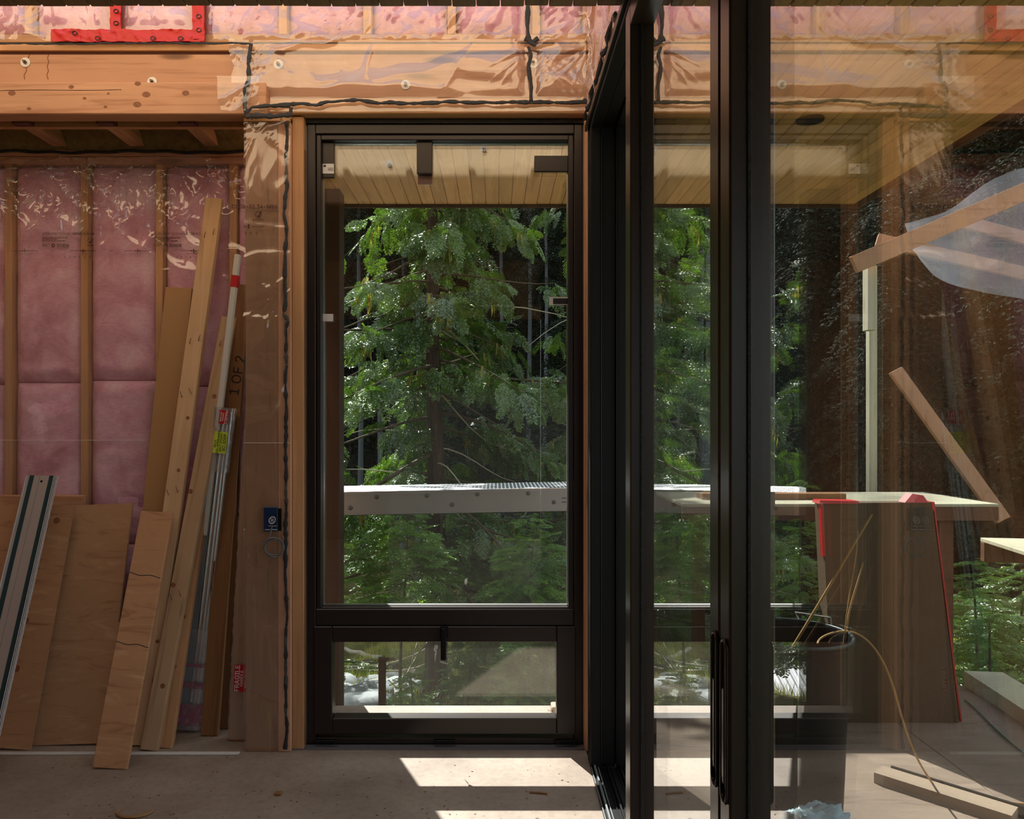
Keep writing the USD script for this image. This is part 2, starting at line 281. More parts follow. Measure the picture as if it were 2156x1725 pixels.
def batt(x0, x1, z0, z1, Y, bulge, seed, nx=26, nz=60, rough=.010):
    u, w = np.meshgrid(np.linspace(0, 1, nx), np.linspace(0, 1, nz)); x = x0 + (x1 - x0) * u; z = z0 + (z1 - z0) * w
    e = np.minimum(1, np.minimum(u, 1 - u) * 7) ** .6 * np.minimum(1, np.minimum(w, 1 - w) * (z1 - z0) * 16 + .05) ** .5
    p = np.stack([x * 5, z * 7, 0 * x + seed], -1)
    y = Y + .05 - e * (bulge + .05) - rough * e * (meshkit.fbm(p, 4, seed) - .5) * 2 - .008 * (meshkit.noise(np.stack([x * 2, z * 22, 0 * x], -1), seed + 5) - .5) * e
    V = np.stack([x, y, z], -1).reshape(-1, 3); n = len(V); Fr = grid(nx, nz)
    ring = np.r_[np.arange(nx), np.arange(1, nz) * nx + nx - 1, (nz - 1) * nx + np.arange(nx - 2, -1, -1), np.arange(nz - 2, 0, -1) * nx]
    B = V[ring].copy(); B[:, 1] = Y + .12
    nr = len(ring); S = []
    for i in range(nr):
        j = (i + 1) % nr; S += [[ring[i], n + i, n + j], [ring[i], n + j, ring[j]]]
    return tm(np.vstack([V, B]), np.vstack([Fr, S]))
bays = list(zip(studs_low[:-1], studs_low[1:]))
for i, (a, b) in enumerate(bays):
    zj = 1.80 + (-.01, .0, .012, -.02, .0)[i]
    obj('insulation_batt', batt(a + .02, b - .02, zj + .002, 2.972, YP, -.002, 10 + i, 24, 60), M['pink'], wb, smooth=True)
    obj('insulation_batt', batt(a + .02, b - .02, .93, zj - .002, YP, .006, 20 + i, 24, 48, .014), M['pink'], wb, smooth=True)
    obj('insulation_batt', batt(a + .02, b - .02, .045, .925, YP, .004, 30 + i, 24, 40), M['pink'], wb, smooth=True)
# clerestory framing above the beams
cs = [wall_x(u) for u in (-119, 59, 237, 415, 595, 773, 951, 1129, 1236)]
for x in cs: obj('stud', box(x - .019, x + .019, YW + .002, YW + .142, 3.451, 4.38, .002), M['clear_z'], wb)
obj('plate', box(-3.3, wall_x(1246), YW + .001, YW + .142, 3.411, 3.449, .002), M['clear_x'], wb)
for i, (a, b) in enumerate(zip(cs[:-1], cs[1:])):
    obj('insulation_batt', batt(a + .02, b - .02, 3.452, 4.37, YW + .006, -.004, 40 + i, 26, 44, .012), M['pink'], wb, smooth=True)
obj('insulation_batt', batt(-3.29, cs[0] - .02, 3.452, 4.37, YW + .006, -.004, 60, 20, 30), M['pink'], wb, smooth=True)
obj('sill_strip', box(-3.3, wall_x(1246), YW, YW + .14, 3.371, 3.403, .002), M['clear_x'], wb)
obj('gasket', box(-3.3, wall_x(1246), YW + .003, YW + .14, 3.403, 3.411), M['rubber'], wb)
obj('steel_flange', box(-3.3, wall_x(1246), YW + .02, YW + .14, 3.3555, 3.371), M['redsteel'], wb)
obj('steel_flange', box(wall_x(550), wall_x(1246), YW + .012, YW + .10, wall_z(207), wall_z(200)), M['redsteel'], wb)
# right-hand flank of the slot above the door head
wr = thing('wall_right', 'narrow framed wall over the sliding door head, under film', None, kind='structure')
obj('plate', box(.445, .585, 2.5, 3.65, 2.985, 3.02, .002), M['clear_y'], wr)
for y in (2.62, 3.0, 3.4): obj('stud', box(.445, .585, y, y + .038, 3.02, 4.35, .002), M['clear_z'], wr)
obj('insulation_batt', box(.47, .56, 2.66, 3.0, 3.02, 4.3, .02), M['pink'], wr); obj('insulation_batt', box(.47, .56, 3.04, 3.4, 3.02, 4.3, .02), M['pink'], wr)
obj('sheathing', box(.586, .60, yed - .02, 3.83, 2.985, 4.38), M['ply'], wr)
obj('plate', box(.43, .60, 3.655, 3.80, 0, 3.07, .002), M['fir_z'], wr)

# ---- beams
def bolt(parent, x, z, Y, r=.023):
    b = obj('bolt', cat_([cyl(r, .004, 'y', 28, (x, Y - .002, z)), ]), M['steel'], parent)
    obj('nut', cat_([cyl(.011, .012, 'y', 6, (x, Y - .010, z)), cyl(.0065, .024, 'y', 12, (x, Y - .016, z))]), M['rust'], str(b.GetPath()))
b1 = thing('timber_beam', 'upper orange timber beam with washered bolts, above the window and the leaning boards', 'beam', (0, YW, 0))
def rel(m, o): m.apply_translation([-c for c in o]); return m
obj('beam_body', rel(box(-3.3, wall_x(1246), YW + .004, YW + .13, wall_z(205), 3.3545, .003), (0, YW, 0)), M['fir_x'], b1)
for u, v in ((53, 131), (586, 135), (854, 178), (1123, 133), (320, 172)):
    b = obj('bolt', cyl(.023, .004, 'y', 28, (wall_x(u), .002, wall_z(v))), M['galv'], b1)
    obj('nut', cat_([cyl(.009, .007, 'y', 6, (wall_x(u), -.0045, wall_z(v))), cyl(.0055, .018, 'y', 12, (wall_x(u), -.009, wall_z(v)))]), M['rust'], str(b.GetPath()))
Yb = YW - .05
M['knot'] = plain('dark_knot', srgb(138, 86, 52), .6, bump=.2, bs=90, var=.3)
b2 = thing('timber_beam', 'lower knotty timber beam over the open joists, ending under film at the post', 'beam', (0, Yb, 0))
obj('beam_body', rel(box(-3.3, X(560, Yb), Yb, YW - .002, Z(240, Yb), Z(173, Yb), .004), (0, Yb, 0)), M['fir_x'], b2)
for u, v, r in ((25, 196, 8), (150, 183, 6), (178, 207, 4), (61, 229, 5), (290, 176, 7), (308, 199, 9), (289, 220, 9), (391, 196, 8), (222, 225, 4), (228, 197, 3)):
    k = cyl(1.0, .0012, 'y', 20); k.vertices *= np.array([r * .95 / 438, 1, r * .66 / 438]); k.apply_translation((X(u, Yb), 0, Z(v, Yb))); obj('knot', k, M['knot'], b2)
obj('check_crack', tube(np.array([[X(u, Yb), -.0004, Z(191 - .8 * math.sin(u / 40) - u * .008, Yb)] for u in range(0, 260, 8)]), .0012, 4), M['ink'], b2)
for u0 in (62, 102): obj('check_crack', tube(np.array([[X(u0 + (v - 114) * (-.22 if u0 == 62 else -.04) + 1.5 * math.sin(v * .35), YW + .004), .0035, wall_z(v)] for v in range(114, 170, 4)]), .0022, 4), M['knot'], b1)
obj('timber_beam', box(wall_x(517), wall_x(1246), YW + .003, YW + .10, wall_z(238), wall_z(206), .003), M['clear_x'], label='slim header board across the top of the window opening', cat='beam')
obj('ledger', box(-3.3, -1.215, YW + .0, YW + .09, 3.064, 3.14, .002), M['fir_x'], wb)
# ---- joists in the recess
for i, (x, what) in enumerate(((-2.304, 'exposed ceiling joist nearest the left wall'), (-1.89, 'middle exposed ceiling joist of the three over the boards'), (-1.488, 'exposed ceiling joist nearest the taped post'), (-2.71, 'exposed ceiling joist beyond the edge of the photo'))):
    j = thing('joist', what, 'joist', (x, 0, 0))
    for a, b in ((-.076, -.039), (-.037, 0)): obj('ply_member', box(a, b, YW + .092, YP - .014, 3.062, 3.20, .002), M['fir_y'], j)
    obj('hanger', cat_([box(-.080, .004, YW + .085, YW + .13, 3.056, 3.061), box(-.081, -.077, YW + .085, YW + .13, 3.056, 3.12), box(.001, .005, YW + .085, YW + .13, 3.056, 3.12)]), M['redsteel'], j)
def foam_mesh():
    nx, ny = 90, 24; x, y = np.meshgrid(np.linspace(-3.3, -1.21, nx), np.linspace(YW + .09, YP + .02, ny))
    z = 3.16 - .05 * meshkit.fbm(np.stack([x * 7, y * 7, 0 * x], -1), 4, 3) - .115 * np.clip((y - (YP - .10)) / .10, 0, 1) ** 1.5
    V = np.stack([x, y, z], -1).reshape(-1, 3); T = V.copy(); T[:, 2] = 3.22; n = len(V)
    return tm(np.vstack([V, T]), np.vstack([grid(nx, ny)[:, ::-1], grid(nx, ny) + n]))
obj('spray_foam', foam_mesh(), M['foam'], wb, smooth=True)

# ---- post at the left of the window
Ypo = YW
po = thing('corner_post', 'tall boxed post beside the window, plywood face with a pale lumber edge', 'post', ((wall_x(517) + wall_x(612)) / 2, YW, 0))
ox = ((wall_x(517) + wall_x(612)) / 2, YW, 0)
obj('panel', rel(box(wall_x(517), wall_x(585), YW, YW + .14, 0, wall_z(257), .002), ox), M['ply_post'], po)
obj('edge_stud', rel(box(wall_x(585) + .001, wall_x(612), YW, YW + .14, 0, wall_z(257), .002), ox), M['fir_z'], po, label='pale lumber edge')
obj('batten', rel(box(wall_x(515), wall_x(612), YW - .018, YW, wall_z(258), wall_z(249), .002), ox), M['clear_x'], po)
obj('cap', rel(box(wall_x(517), wall_x(612), YW, YW + .14, wall_z(249) + .001, wall_z(238) - .001, .002), ox), M['clear_x'], po)
for u in (533, 594): obj('screw', rel(cyl(.004, .004, 'y', 10, (wall_x(u), YW - .019, wall_z(253.5))), ox), M['rust'], po)
# window bucks
obj('trim_2', box(wall_x(612) + .001, -.935, YW + .025, YW + .15, 0, 3.062, .002), M['clear_z'], kind='structure', label='pale wooden jamb stud on the left of the window opening')
obj('trim_3', box(-.958, -.934, YW + .03, YW + .16, .01, Z(315, 3.70), .002), M['brown'], kind='structure', label='narrow orange shim strip along the left window frame')
obj('trim_4', box(.424, .4425, YW + .01, YW + .15, 0, 3.062, .002), M['fir_z'], kind='structure', label='narrow orange wooden strip between the window and the sliding door jamb')
obj('trim_5', box(-.93, .44, YW + .06, YW + .15, 3.045, 3.068, .002), M['rubber'], kind='structure', label='dark gasket along the head of the window')

# ================================================================== WINDOW
YFr, SC = 3.712, F / 3.712
def wx(u): return (u - CX) / SC
def wz(v): return EYE + (CY - v) / SC
w1 = thing('window_1', 'tall dark bronze window with a low awning sash, looking onto the trees', 'window', kind='structure')
def ring(x0, x1, z0, z1, wl_, wr_, wt, wb_, y0, y1, b=.003):
    return cat_([box(x0, x0 + wl_, y0, y1, z0, z1, b), box(x1 - wr_, x1, y0, y1, z0, z1, b), box(x0 + wl_, x1 - wr_, y0, y1, z1 - wt, z1, b), box(x0 + wl_, x1 - wr_, y0, y1, z0, z0 + wb_, b)])
fx0, fx1, fz0, fz1 = wx(647), wx(1226), wz(1567), wz(262)
gx0, gx1, gz0, gz1 = wx(675), wx(1197), wz(1280), wz(293)
obj('frame', ring(fx0, fx1, fz0, fz1, .040, .040, .045, .03, YFr, YFr + .115), M['bronze'], w1)
obj('frame_lip', cat_([box(fx0 - .012, fx0 - .002, YFr + .012, YFr + .1, fz0, fz1, .002), box(fx1 + .002, fx1 + .012, YFr + .012, YFr + .1, fz0, fz1, .002)]), M['flash'], w1)
obj('glazing_bead', cat_([ring(fx0 + .042, fx1 - .042, gz0 - .012, fz1 - .047, gx0 - fx0 - .042, fx1 - gx1 - .042, fz1 - gz1 - .047, .012, YFr + .010, YFr + .05)]), M['bronze'], w1)
obj('transom', box(fx0 + .04, fx1 - .04, YFr + .001, YFr + .115, wz(1318), wz(1283), .004), M['bronze'], w1)
obj('glass', box(gx0 - .008, gx1 + .008, YFr + .052, YFr + .076, gz0 - .008, gz1 + .008), M['glass'], w1)
obj('spacer', ring(gx0 - .006, gx1 + .006, gz0 - .006, gz1 + .006, .009, .009, .009, .009, YFr + .053, YFr + .075, 0), M['steel'], w1)
sash = obj('sash', ring(wx(661), wx(1212), wz(1546), wz(1319), wx(700) - wx(661), wx(1212) - wx(1172), wz(1319) - wz(1352), wz(1512) - wz(1546), YFr - .006, YFr + .07, .004), M['bronze'], w1)
SP = str(sash.GetPath())
obj('glass', box(wx(699), wx(1173), YFr + .03, YFr + .054, wz(1513), wz(1351)), M['glass_dusty'], SP)
obj('handle', cat_([box(wx(927), wx(944), YFr - .014, YFr - .006, wz(1345), wz(1318), .003), box(wx(929.5), wx(940.5), YFr - .05, YFr - .036, wz(1385), wz(1318), .004), cyl(.011, .03, 'y', 16, (wx(935), YFr - .028, wz(1325)))]), M['black'], SP)
obj('sash_bead', box(wx(700), wx(1172), YFr + .008, YFr + .03, wz(1521), wz(1513), .002), M['alu_dull'], SP)
for u0, u1 in ((664, 708), (914, 959), (1168, 1213)):
    obj('clip', box(wx(u0), wx(u1), YFr - .02, YFr - .001, wz(1564), wz(1556), .003), M['black'], w1)
obj('sill_flashing', cat_([box(wx(620), wx(1236), YFr - .045, YFr + .02, .0005, .004), box(wx(620), wx(1236), YFr - .003, YFr, .004, wz(1568))]), M['flash'], w1)
obj('sill_block', box(-.93, .43, YFr + .004, YFr + .115, -.02, fz0 - .001), M['black'], w1)
Yg = YFr + .051
obj('tab', box(wx(876), wx(909), Yg - .022, Yg, wz(361), wz(294), .002), M['dark_tab'] if 'dark_tab' in M else M['bronze'], w1, label='brown felt pad hanging from the window head')
obj('tab', box(wx(876), wx(907), Yg + .026, Yg + .04, wz(377), wz(300), .002), M['redsteel'], w1)
obj('tab', box(wx(1126), wx(1197), Yg - .02, Yg, wz(356), wz(323), .002), M['bronze'], w1, label='brown pad lying across the upper right pane corner')
obj('tab', box(wx(675), wx(700), Yg - .016, Yg, wz(369), wz(294), .002), M['bronze'], w1)
lab = obj('paper_label', box(wx(676), wx(700), Yg - .0185, Yg - .0165, wz(361), wz(340)), M['lab'], w1, label='white paper label')
obj('print', cat_([box(wx(687), wx(699), Yg - .0192, Yg - .0186, wz(v + .8), wz(v)) for v in (349, 351.5, 354)] + [box(wx(678), wx(683), Yg - .0192, Yg - .0186, wz(347), wz(342.5))]), M['ink'], str(lab.GetPath()))
obj('paper_label', box(wx(673), wx(697), Yg - .003, Yg - .001, wz(674), wz(658)), M['lab'], w1, label='white paper label')
rl = obj('paper_label', box(wx(1158), wx(1197), Yg - .003, Yg - .001, wz(639), wz(622)), M['lab'], w1, label='white sticker with a black bar')
obj('print', box(wx(1166), wx(1197), Yg - .0042, Yg - .0031, wz(637), wz(625)), M['ink'], str(rl.GetPath()))
def blob(pts, Y): 
    m = trimesh.creation.extrude_polygon(__import__('shapely').Polygon(pts), .0012, engine='earcut'); m.apply_transform(trimesh.transformations.rotation_matrix(PI / 2, [1, 0, 0])); m.apply_translation((0, Y, 0)); return m
obj('dropping', blob([(wx(u), wz(v)) for u, v in ((977, 1228), (982, 1226), (983, 1231), (980, 1237), (977, 1233))], Yg), M['white'], w1)
obj('dropping', cat_([blob([(wx(u), wz(v)) for u, v in ((912, 1370), (916, 1362), (920, 1363), (921, 1368), (916, 1376), (913, 1376))], YFr + .029), blob([(wx(u), wz(v)) for u, v in ((914, 1380), (917, 1382), (916, 1385), (915, 1398), (914.4, 1398))], YFr + .029)]), M['white'], SP)
obj('etched_mark', text('nva', .012, (wx(1160), YFr + .0295, wz(1502)), depth=.0004), M['inkred'], SP)

# ================================================================== SLIDING DOORS
d1 = thing('door_1', 'black sliding door frame with floor tracks running from the window corner', 'door frame', kind='structure')
YJ = F / 461
obj('jamb', cat_([box(XD, .475, YJ, YJ + .10, 0, 2.96, .003), box(.479, .545, YJ + .02, YJ + .10, 0, 2.96, .003), box(.549, .60, YJ, YJ + .10, 0, 2.96, .003)]), M['black'], d1)
obj('jamb_trim', cat_([box(.5465, .5485, YJ - .004, YJ + .05, .02, 2.93), box(.4755, .4785, YJ - .002, YJ + .05, .02, 2.93)]), M['bronze'], d1)
obj('head', cat_([box(XD, .48, -1.2, YJ + .10, 2.93, 2.975, .003), box(.484, .54, -1.2, YJ + .10, 2.945, 2.975, .003), box(.544, .60, -1.2, YJ + .10, 2.93, 2.975, .003)]), M['black'], d1)
obj('head_trim', box(XD - .012, XD, -1.2, YJ + .12, 2.955, 2.985, .002), M['bronze'], d1)
obj('sill', box(XD, .60, -1.2, YJ, -.022, .004, .001), M['black'], d1)
for x in (.447, .505, .562): obj('track', cat_([box(x - .004, x + .004, -1.2, YJ, .0045, .018, .001), box(x - .018, x - .014, -1.2, YJ, .0045, .009), box(x + .014, x + .018, -1.2, YJ, .0045, .009)]), M['alu_dull'] if x == .447 else M['black'], d1)
def panel(n, label, ya, yb, wa, wb2):
    """Sliding panel from ya (far) to yb (near); stile widths wa, wb2."""
    d = thing('door_%d' % n, label, 'door', kind='structure')
    x0, x1 = XD, XD + .085; zt, zb = 2.925, .022
    obj('stile', box(x0, x1, ya - wa, ya, zb, zt, .004), M['bronze_door'], d)
    s2 = obj('stile', box(x0, x1, yb, yb + wb2, zb, zt, .004), M['bronze_door'], d)
    obj('rail', box(x0, x1, yb + wb2, ya - wa, 2.853, zt, .003), M['bronze_door'], d)
    obj('rail', box(x0, x1, yb + wb2, ya - wa, zb, .13, .003), M['bronze_door'], d)
    obj('glass', box(XG, XG + .022, yb + wb2 - .006, ya - wa + .006, .124, 2.859), M['door_glass'], d)
    obj('gasket', cat_([box(XG - .006, XG - .001, ya - wa - .005, ya - wa + .0, .13, 2.853), box(XG - .006, XG - .001, yb + wb2, yb + wb2 + .005, .13, 2.853)]), M['rubber'], d)
    return d
pa = panel(2, 'far sliding glass door panel, reflecting the tree and window', 2.525, 1.465, F / F * .09, .062)
pb = panel(3, 'near sliding glass door panel, reflecting the studs and taped post', 1.456, .15, .060, .09)
obj('astragal', box(XD + .008, XD + .07, 1.4575, 1.4635, .03, 2.92), M['rubber'], pa)
def pull(y, z0, z1, w=.017):
    """Long racetrack flush pull with a thumb hook."""
    a = np.linspace(0, PI, 9); top = [(y + w * math.cos(t), z1 - w + w * math.sin(t)) for t in a]; bot = [(y - w * math.cos(t), z0 + w - w * math.sin(t)) for t in a]
    loop = [np.array([XD - .003, p, q]) for p, q in top + bot]; loop.append(loop[0])
    return tube(loop, .0035, 6, cap=False), loop
for d, y, z0, z1 in ((pa, F / 1080, .868, 1.166), (pb, F / 1127, .865, 1.168)):
    t_, lp = pull(y, z0, z1); h = obj('handle', t_, M['bronze_door'], d, smooth=True, label='long recessed oval pull')
    from shapely import Polygon
    pl = trimesh.creation.extrude_polygon(Polygon([(p[1], p[2]) for p in lp[:-1]]), .001, engine='earcut')
    v = pl.vertices.copy(); pl.vertices = np.stack([XD - .0022 + v[:, 2], v[:, 0], v[:, 1]], 1); pl.invert()
    obj('recess', pl, M['black'], str(h.GetPath()))
    obj('lever', box(XD - .006, XD - .001, y - .007, y + .007, z0 + .035, z1 - .09, .002), M['bronze_door'], str(h.GetPath()))
    obj('hook', tube(smooth_line([(XD - .004, y + .006, z0 + .045), (XD - .006, y + .004, z0 + .022), (XD - .006, y - .004, z0 + .016), (XD - .005, y - .01, z0 + .03)], 10), .003, 6), M['black'], str(h.GetPath()))
# ================================================================== CLEAR FILM OVER THE FRAMING
def ridges(x, z, seed, sx, sz, ang=0.0, sharp=4.0):
    c, s = math.cos(ang), math.sin(ang); a, b = c * x + s * z, -s * x + c * z
    wx_ = meshkit.fbm(np.stack([x * 2.2, z * 2.2, 0 * x + seed], -1), 3, seed) - .5; wz_ = meshkit.fbm(np.stack([x * 2.2, z * 2.2, 0 * x + seed + 9], -1), 3, seed + 3) - .5
    n = meshkit.noise(np.stack([a * sx + wx_ * 2.5, b * sz + wz_ * 2.5, 0 * x + seed], -1), seed)
    return np.clip(1 - abs(2 * n - 1) * 1.25, 0, 1) ** sharp
def film(x0, x1, z0, z1, Y, seed, res=.011, amp=.012, fans=(), edge=None, lay=((5, 14, .35), (4, 11, -.6), (9, 3, .1)), calm=None):
    nx, nz = int((x1 - x0) / res) + 2, int((z1 - z0) / res) + 2
    x, z = np.meshgrid(np.linspace(x0, x1, nx), np.linspace(z0, z1, nz)); y = np.zeros_like(x)
    for i, (sx, sz, an) in enumerate(lay): y += amp * (.75 ** i) * ridges(x, z, seed + 11 * i, sx, sz, an)
    y += amp * .8 * meshkit.fbm(np.stack([x * 3, z * 3, 0 * x], -1), 3, seed + 50)
    for (fx, fz, r) in fans:                                       # creases that fan out from a staple
        dx, dz = x - fx, z - fz; d = np.hypot(dx, dz); th = np.arctan2(dz, dx)
        n = meshkit.noise(np.stack([th * 5.0 + 20, d * 1.2, 0 * x + seed], -1), seed + 70)
        y += amp * 1.3 * np.clip(1 - abs(2 * n - 1) * 1.3, 0, 1) ** 5 * np.clip(1 - d / r, 0, 1) * np.clip(d / .05, 0, 1)
    if calm is not None: y *= calm(x, z)
    V = np.stack([x, Y - .003 - y, z], -1)
    if edge is not None:                                           # torn, uneven border
        V[:, 0, 0] += edge * (meshkit.fbm(np.stack([z[:, 0] * 9, 0 * z[:, 0], 0 * z[:, 0]], -1), 3, seed) - .5) * 2
    return tm(V.reshape(-1, 3), grid(nx, nz))
def bead(pts, w=.011, seed=0, Y=YW - .036, flat=.45, scale=None):
    """A hand-run line of black sealant through pixel points of the beam wall."""
    p = np.array([[X(u, Y), Y, Z(v, Y)] for u, v in pts]); L = np.linalg.norm(np.diff(p, axis=0), axis=1).sum()
    n = max(6, int(L / .011)); s = np.r_[0, np.cumsum(np.linalg.norm(np.diff(p, axis=0), axis=1))]; t = np.linspace(0, s[-1], n)
    q = np.stack([np.interp(t, s, p[:, k]) for k in range(3)], 1); r_ = np.random.default_rng(seed)
    q[:, [0, 2]] += .0035 * (np.c_[meshkit.noise(np.c_[t * 18, 0 * t, 0 * t], seed), meshkit.noise(np.c_[t * 18, 0 * t + 5, 0 * t], seed)] - .5) * 2
    rad = w * (.55 + .75 * meshkit.noise(np.c_[t * 45, 0 * t, 0 * t], seed + 1)) + .0016 * r_.random(n)
    return tube(q, rad, 7, flat=(1, flat, Y))
def tapezone(x, z):
    """Where the tape and the sealant hold the film flat."""
    k = np.ones_like(x)
    for u in (244, 417, 1112): k = np.minimum(k, np.clip((abs(x - wall_x(u)) - .035) / .05, .12, 1))
    return np.minimum(k, np.where((x > wall_x(95)) & (x < wall_x(440)), np.clip((z - 3.475) / .05, .12, 1), 1))
def beadzone(x, z):
    k = np.clip((abs(x - wall_x(1116)) - .02) / .04, .2, 1)
    return np.minimum(k, np.clip((z - 3.135) / .04, .25, 1))
ps = thing('plastic_sheet', 'clear plastic film stapled over the pink clerestory insulation at the top', 'plastic sheet')
obj('film', film(-3.28, .425, 3.413, 4.36, YW, 3, .013, .020, fans=[(wall_x(u), 3.43, .5) for u in (30, 240, 500, 700, 790, 980, 1120, 1200)] + [(wall_x(1120), 3.46, .6)], lay=((7, 9, .5), (6, 8, -.7), (12, 3, .1), (3, 11, .9)), calm=tapezone), M['poly'], ps, smooth=True)
obj('sealant_bead', bead([(1112, -40), (1112, 20), (1109, 55), (1112, 75), (1118, 92)], .010, 3), M['rubber'], ps)
obj('sealant_bead', cat_([bead([(1106, 82), (1122, 88), (1134, 80)], .012, 4), bead([(1113, 90), (1128, 95)], .012, 5)]), M['rubber'], ps)
def tape(pts, w, seed, Y=YW - .022, axis='x'):
    """Wrinkled strip of red tape between two points."""
    (u0, v0), (u1, v1) = pts; a, b = np.array([X(u0, Y), Z(v0, Y)]), np.array([X(u1, Y), Z(v1, Y)]); L = np.linalg.norm(b - a); d = (b - a) / L; n_ = np.array([-d[1], d[0]])
    nx, nz = int(L / .008) + 2, 12; s, t = np.meshgrid(np.linspace(0, L, nx), np.linspace(-w / 2, w / 2, nz))
    y = .007 * ridges(s, t, seed, 26, 16, .4, 3) + .005 * ridges(s, t, seed + 4, 12, 40, -.5, 3)
    tt = t + .004 * (meshkit.noise(np.stack([s * 20, 0 * s, 0 * s], -1), seed) - .5)
    V = np.stack([a[0] + s * d[0] + tt * n_[0], Y - y, a[1] + s * d[1] + tt * n_[1]], -1).reshape(-1, 3)
    B = V.copy(); B[:, 1] = Y + .001; n = len(V)
    return tm(np.vstack([V, B]), np.vstack([grid(nx, nz), grid(nx, nz)[:, ::-1] + n]))
tp = thing('sheathing_tape', 'wrinkled bright red tape forming a U on the pink insulation film', 'tape')
for i, (pp, w) in enumerate(((((108, 75), (432, 76)), .058), (((244, -60), (244, 66)), .052), (((417, -60), (419, 84)), .058))):
    t_ = obj('strip', tape(pp, w, 21 + i), M['red'], tp, smooth=True)
    (u0, v0), (u1, v1) = pp; marks = []
    for f in ((.15, .3, .66, .84) if i == 0 else (.35, .62, .82)):
        u, v = u0 + (u1 - u0) * f, v0 + (v1 - v0) * f + (-6 if int(f * 100) % 2 else 5)
        marks.append(tube([np.array([X(u + 5 * math.cos(a), YW - .031), YW - .031, Z(v + 4 * math.sin(a), YW - .031)]) for a in np.linspace(0, 2 * PI, 13)], .0022, 5, cap=False))
    obj('printed_mark', cat_(marks), M['ink'], str(t_.GetPath()))
ps2 = thing('plastic_sheet', 'wrinkled clear film over the bolted beam above the window, edged with black sealant', 'plastic sheet')
fm = film(wall_x(492), .425, 3.072, 3.412, YW - .006, 5, .0085, .019, fans=[(wall_x(u), v_, .26) for u, v_ in ((520, 3.40), (1118, 3.36), (1240, 3.08), (1238, 3.38))], edge=.035, lay=((.8, 7.5, .05), (1.3, 11, -.13), (4, 6, .75)), calm=beadzone)
obj('film', fm, M['poly'], ps2, smooth=True)
obj('film', film(wall_x(478), wall_x(556), 3.05, 3.215, YW - .060, 8, .008, .014, fans=[(wall_x(530), 3.06, .2)], edge=.03), M['poly_low'], ps2, smooth=True)
YB2 = YW - .034
for i, (pp, w) in enumerate((([(527, 92), (524, 130), (523, 172)], .009), ([(523, 172), (517, 185), (516, 215), (517, 240)], .010), ([(517, 240), (530, 226), (570, 223), (610, 222)], .011), ([(520, 246), (545, 243), (580, 246), (612, 242), (613, 226)], .012), ([(530, 226), (560, 224), (600, 222), (640, 218), (668, 222), (690, 214), (760, 212), (800, 217), (860, 217), (930, 215), (1000, 217), (1080, 214), (1160, 216), (1215, 217), (1242, 214)], .0085), ([(1112, 98), (1117, 112), (1113, 135), (1116, 160), (1120, 185), (1118, 212)], .010), ([(1232, 216), (1244, 208)], .014), ([(0, 92), (300, 92), (528, 91)], .004))):
    obj('sealant_bead', bead(pp, w, 31 + i, YW - .072 if i in (1, 2, 3) else YB2), M['rubber'], ps2)
ps3 = thing('plastic_sheet', 'clear film wrapped over the tall post, with one wavering black sealant line', 'plastic sheet')
obj('film', film(wall_x(515), wall_x(612), .02, wall_z(258), YW - .001, 12, .012, .011, fans=[(wall_x(545), 2.99, .5), (wall_x(590), 2.2, .25), (wall_x(520), 1.0, .3)], lay=((5, 2.5, .3), (3, 6, -.5))), M['poly_low'], ps3, smooth=True)
obj('sealant_bead', bead([(604, 259), (603, 320), (602, 372), (605, 392), (600, 412), (599, 450), (603, 480), (600, 560), (601, 640), (597, 662), (605, 672), (602, 700), (602, 1000), (601, 1180), (604, 1300), (600, 1400), (603, 1500), (605, 1540), (601, 1578)], .0085, 50, YW - .014), M['rubber'], ps3)
obj('print', cat_([text('CGSB-51.34-M86', .0175, (wall_x(538), YW - .0145, wall_z(437)), bold=True), text('69005', .0125, (wall_x(545.5), YW - .0145, wall_z(464.5))), box(wall_x(515), wall_x(523), YW - .0148, YW - .014, wall_z(479.4), wall_z(478.2)), box(wall_x(531), wall_x(558), YW - .0148, YW - .014, wall_z(479.4), wall_z(478.2)), box(wall_x(524), wall_x(527), YW - .0148, YW - .014, wall_z(483), wall_z(474))]
    + [text('0', .011, (wall_x(519), YW - .0145, wall_z(493))), text('5', .011, (wall_x(530), YW - .0145, wall_z(493))), text('5', .011, (wall_x(543), YW - .0145, wall_z(493)))]), M['inkred'], ps3)
def leaf_mark(x, y, z, s):
    """A small outlined leaf with a tick, as printed on the film."""
    pts = [(-.1, -.75), (-.35, -.72), (-.6, -.5), (-.95, -.1), (-.8, .05), (-.9, .45), (-.5, .4), (-.35, .3), (-.42, .8), (-.22, .68), (0, 1.0), (.22, .68), (.42, .8), (.35, .3), (.5, .4), (.9, .45), (.8, .05), (.95, -.1), (.6, -.5), (.35, -.72), (.1, -.75), (-.1, -.75)]
    o = tube([np.array([x + s * a, y, z + s * b]) for a, b in pts], s * .07, 4, cap=False)
    k = tube([np.array([x + s * a, y - .0004, z + s * b]) for a, b in ((-.4, -.1), (0, -.7), (.95, .9))], [s * .1, s * .2, s * .1], 4)
    return cat_([o, k])
obj('print', leaf_mark(wall_x(545.5), YW - .0145, wall_z(453.5), .018), M['inkred'], ps3)
obj('crease', box(wall_x(515), wall_x(612), YW - .0142, YW - .0132, wall_z(933), wall_z(932)), M['white'], ps3)
ps4 = thing('plastic_sheet', 'printed clear vapour film over the recessed pink insulation behind the boards', 'plastic sheet')
fa = [(X(u, YP), 2.985, .75) for u in (10, 120, 200, 290, 380, 470)]
fm = film(-3.28, -1.212, .03, 2.99, YP, 15, .0115, .020, fans=fa, lay=((4, 2.2, .5), (3, 5, -.6)))
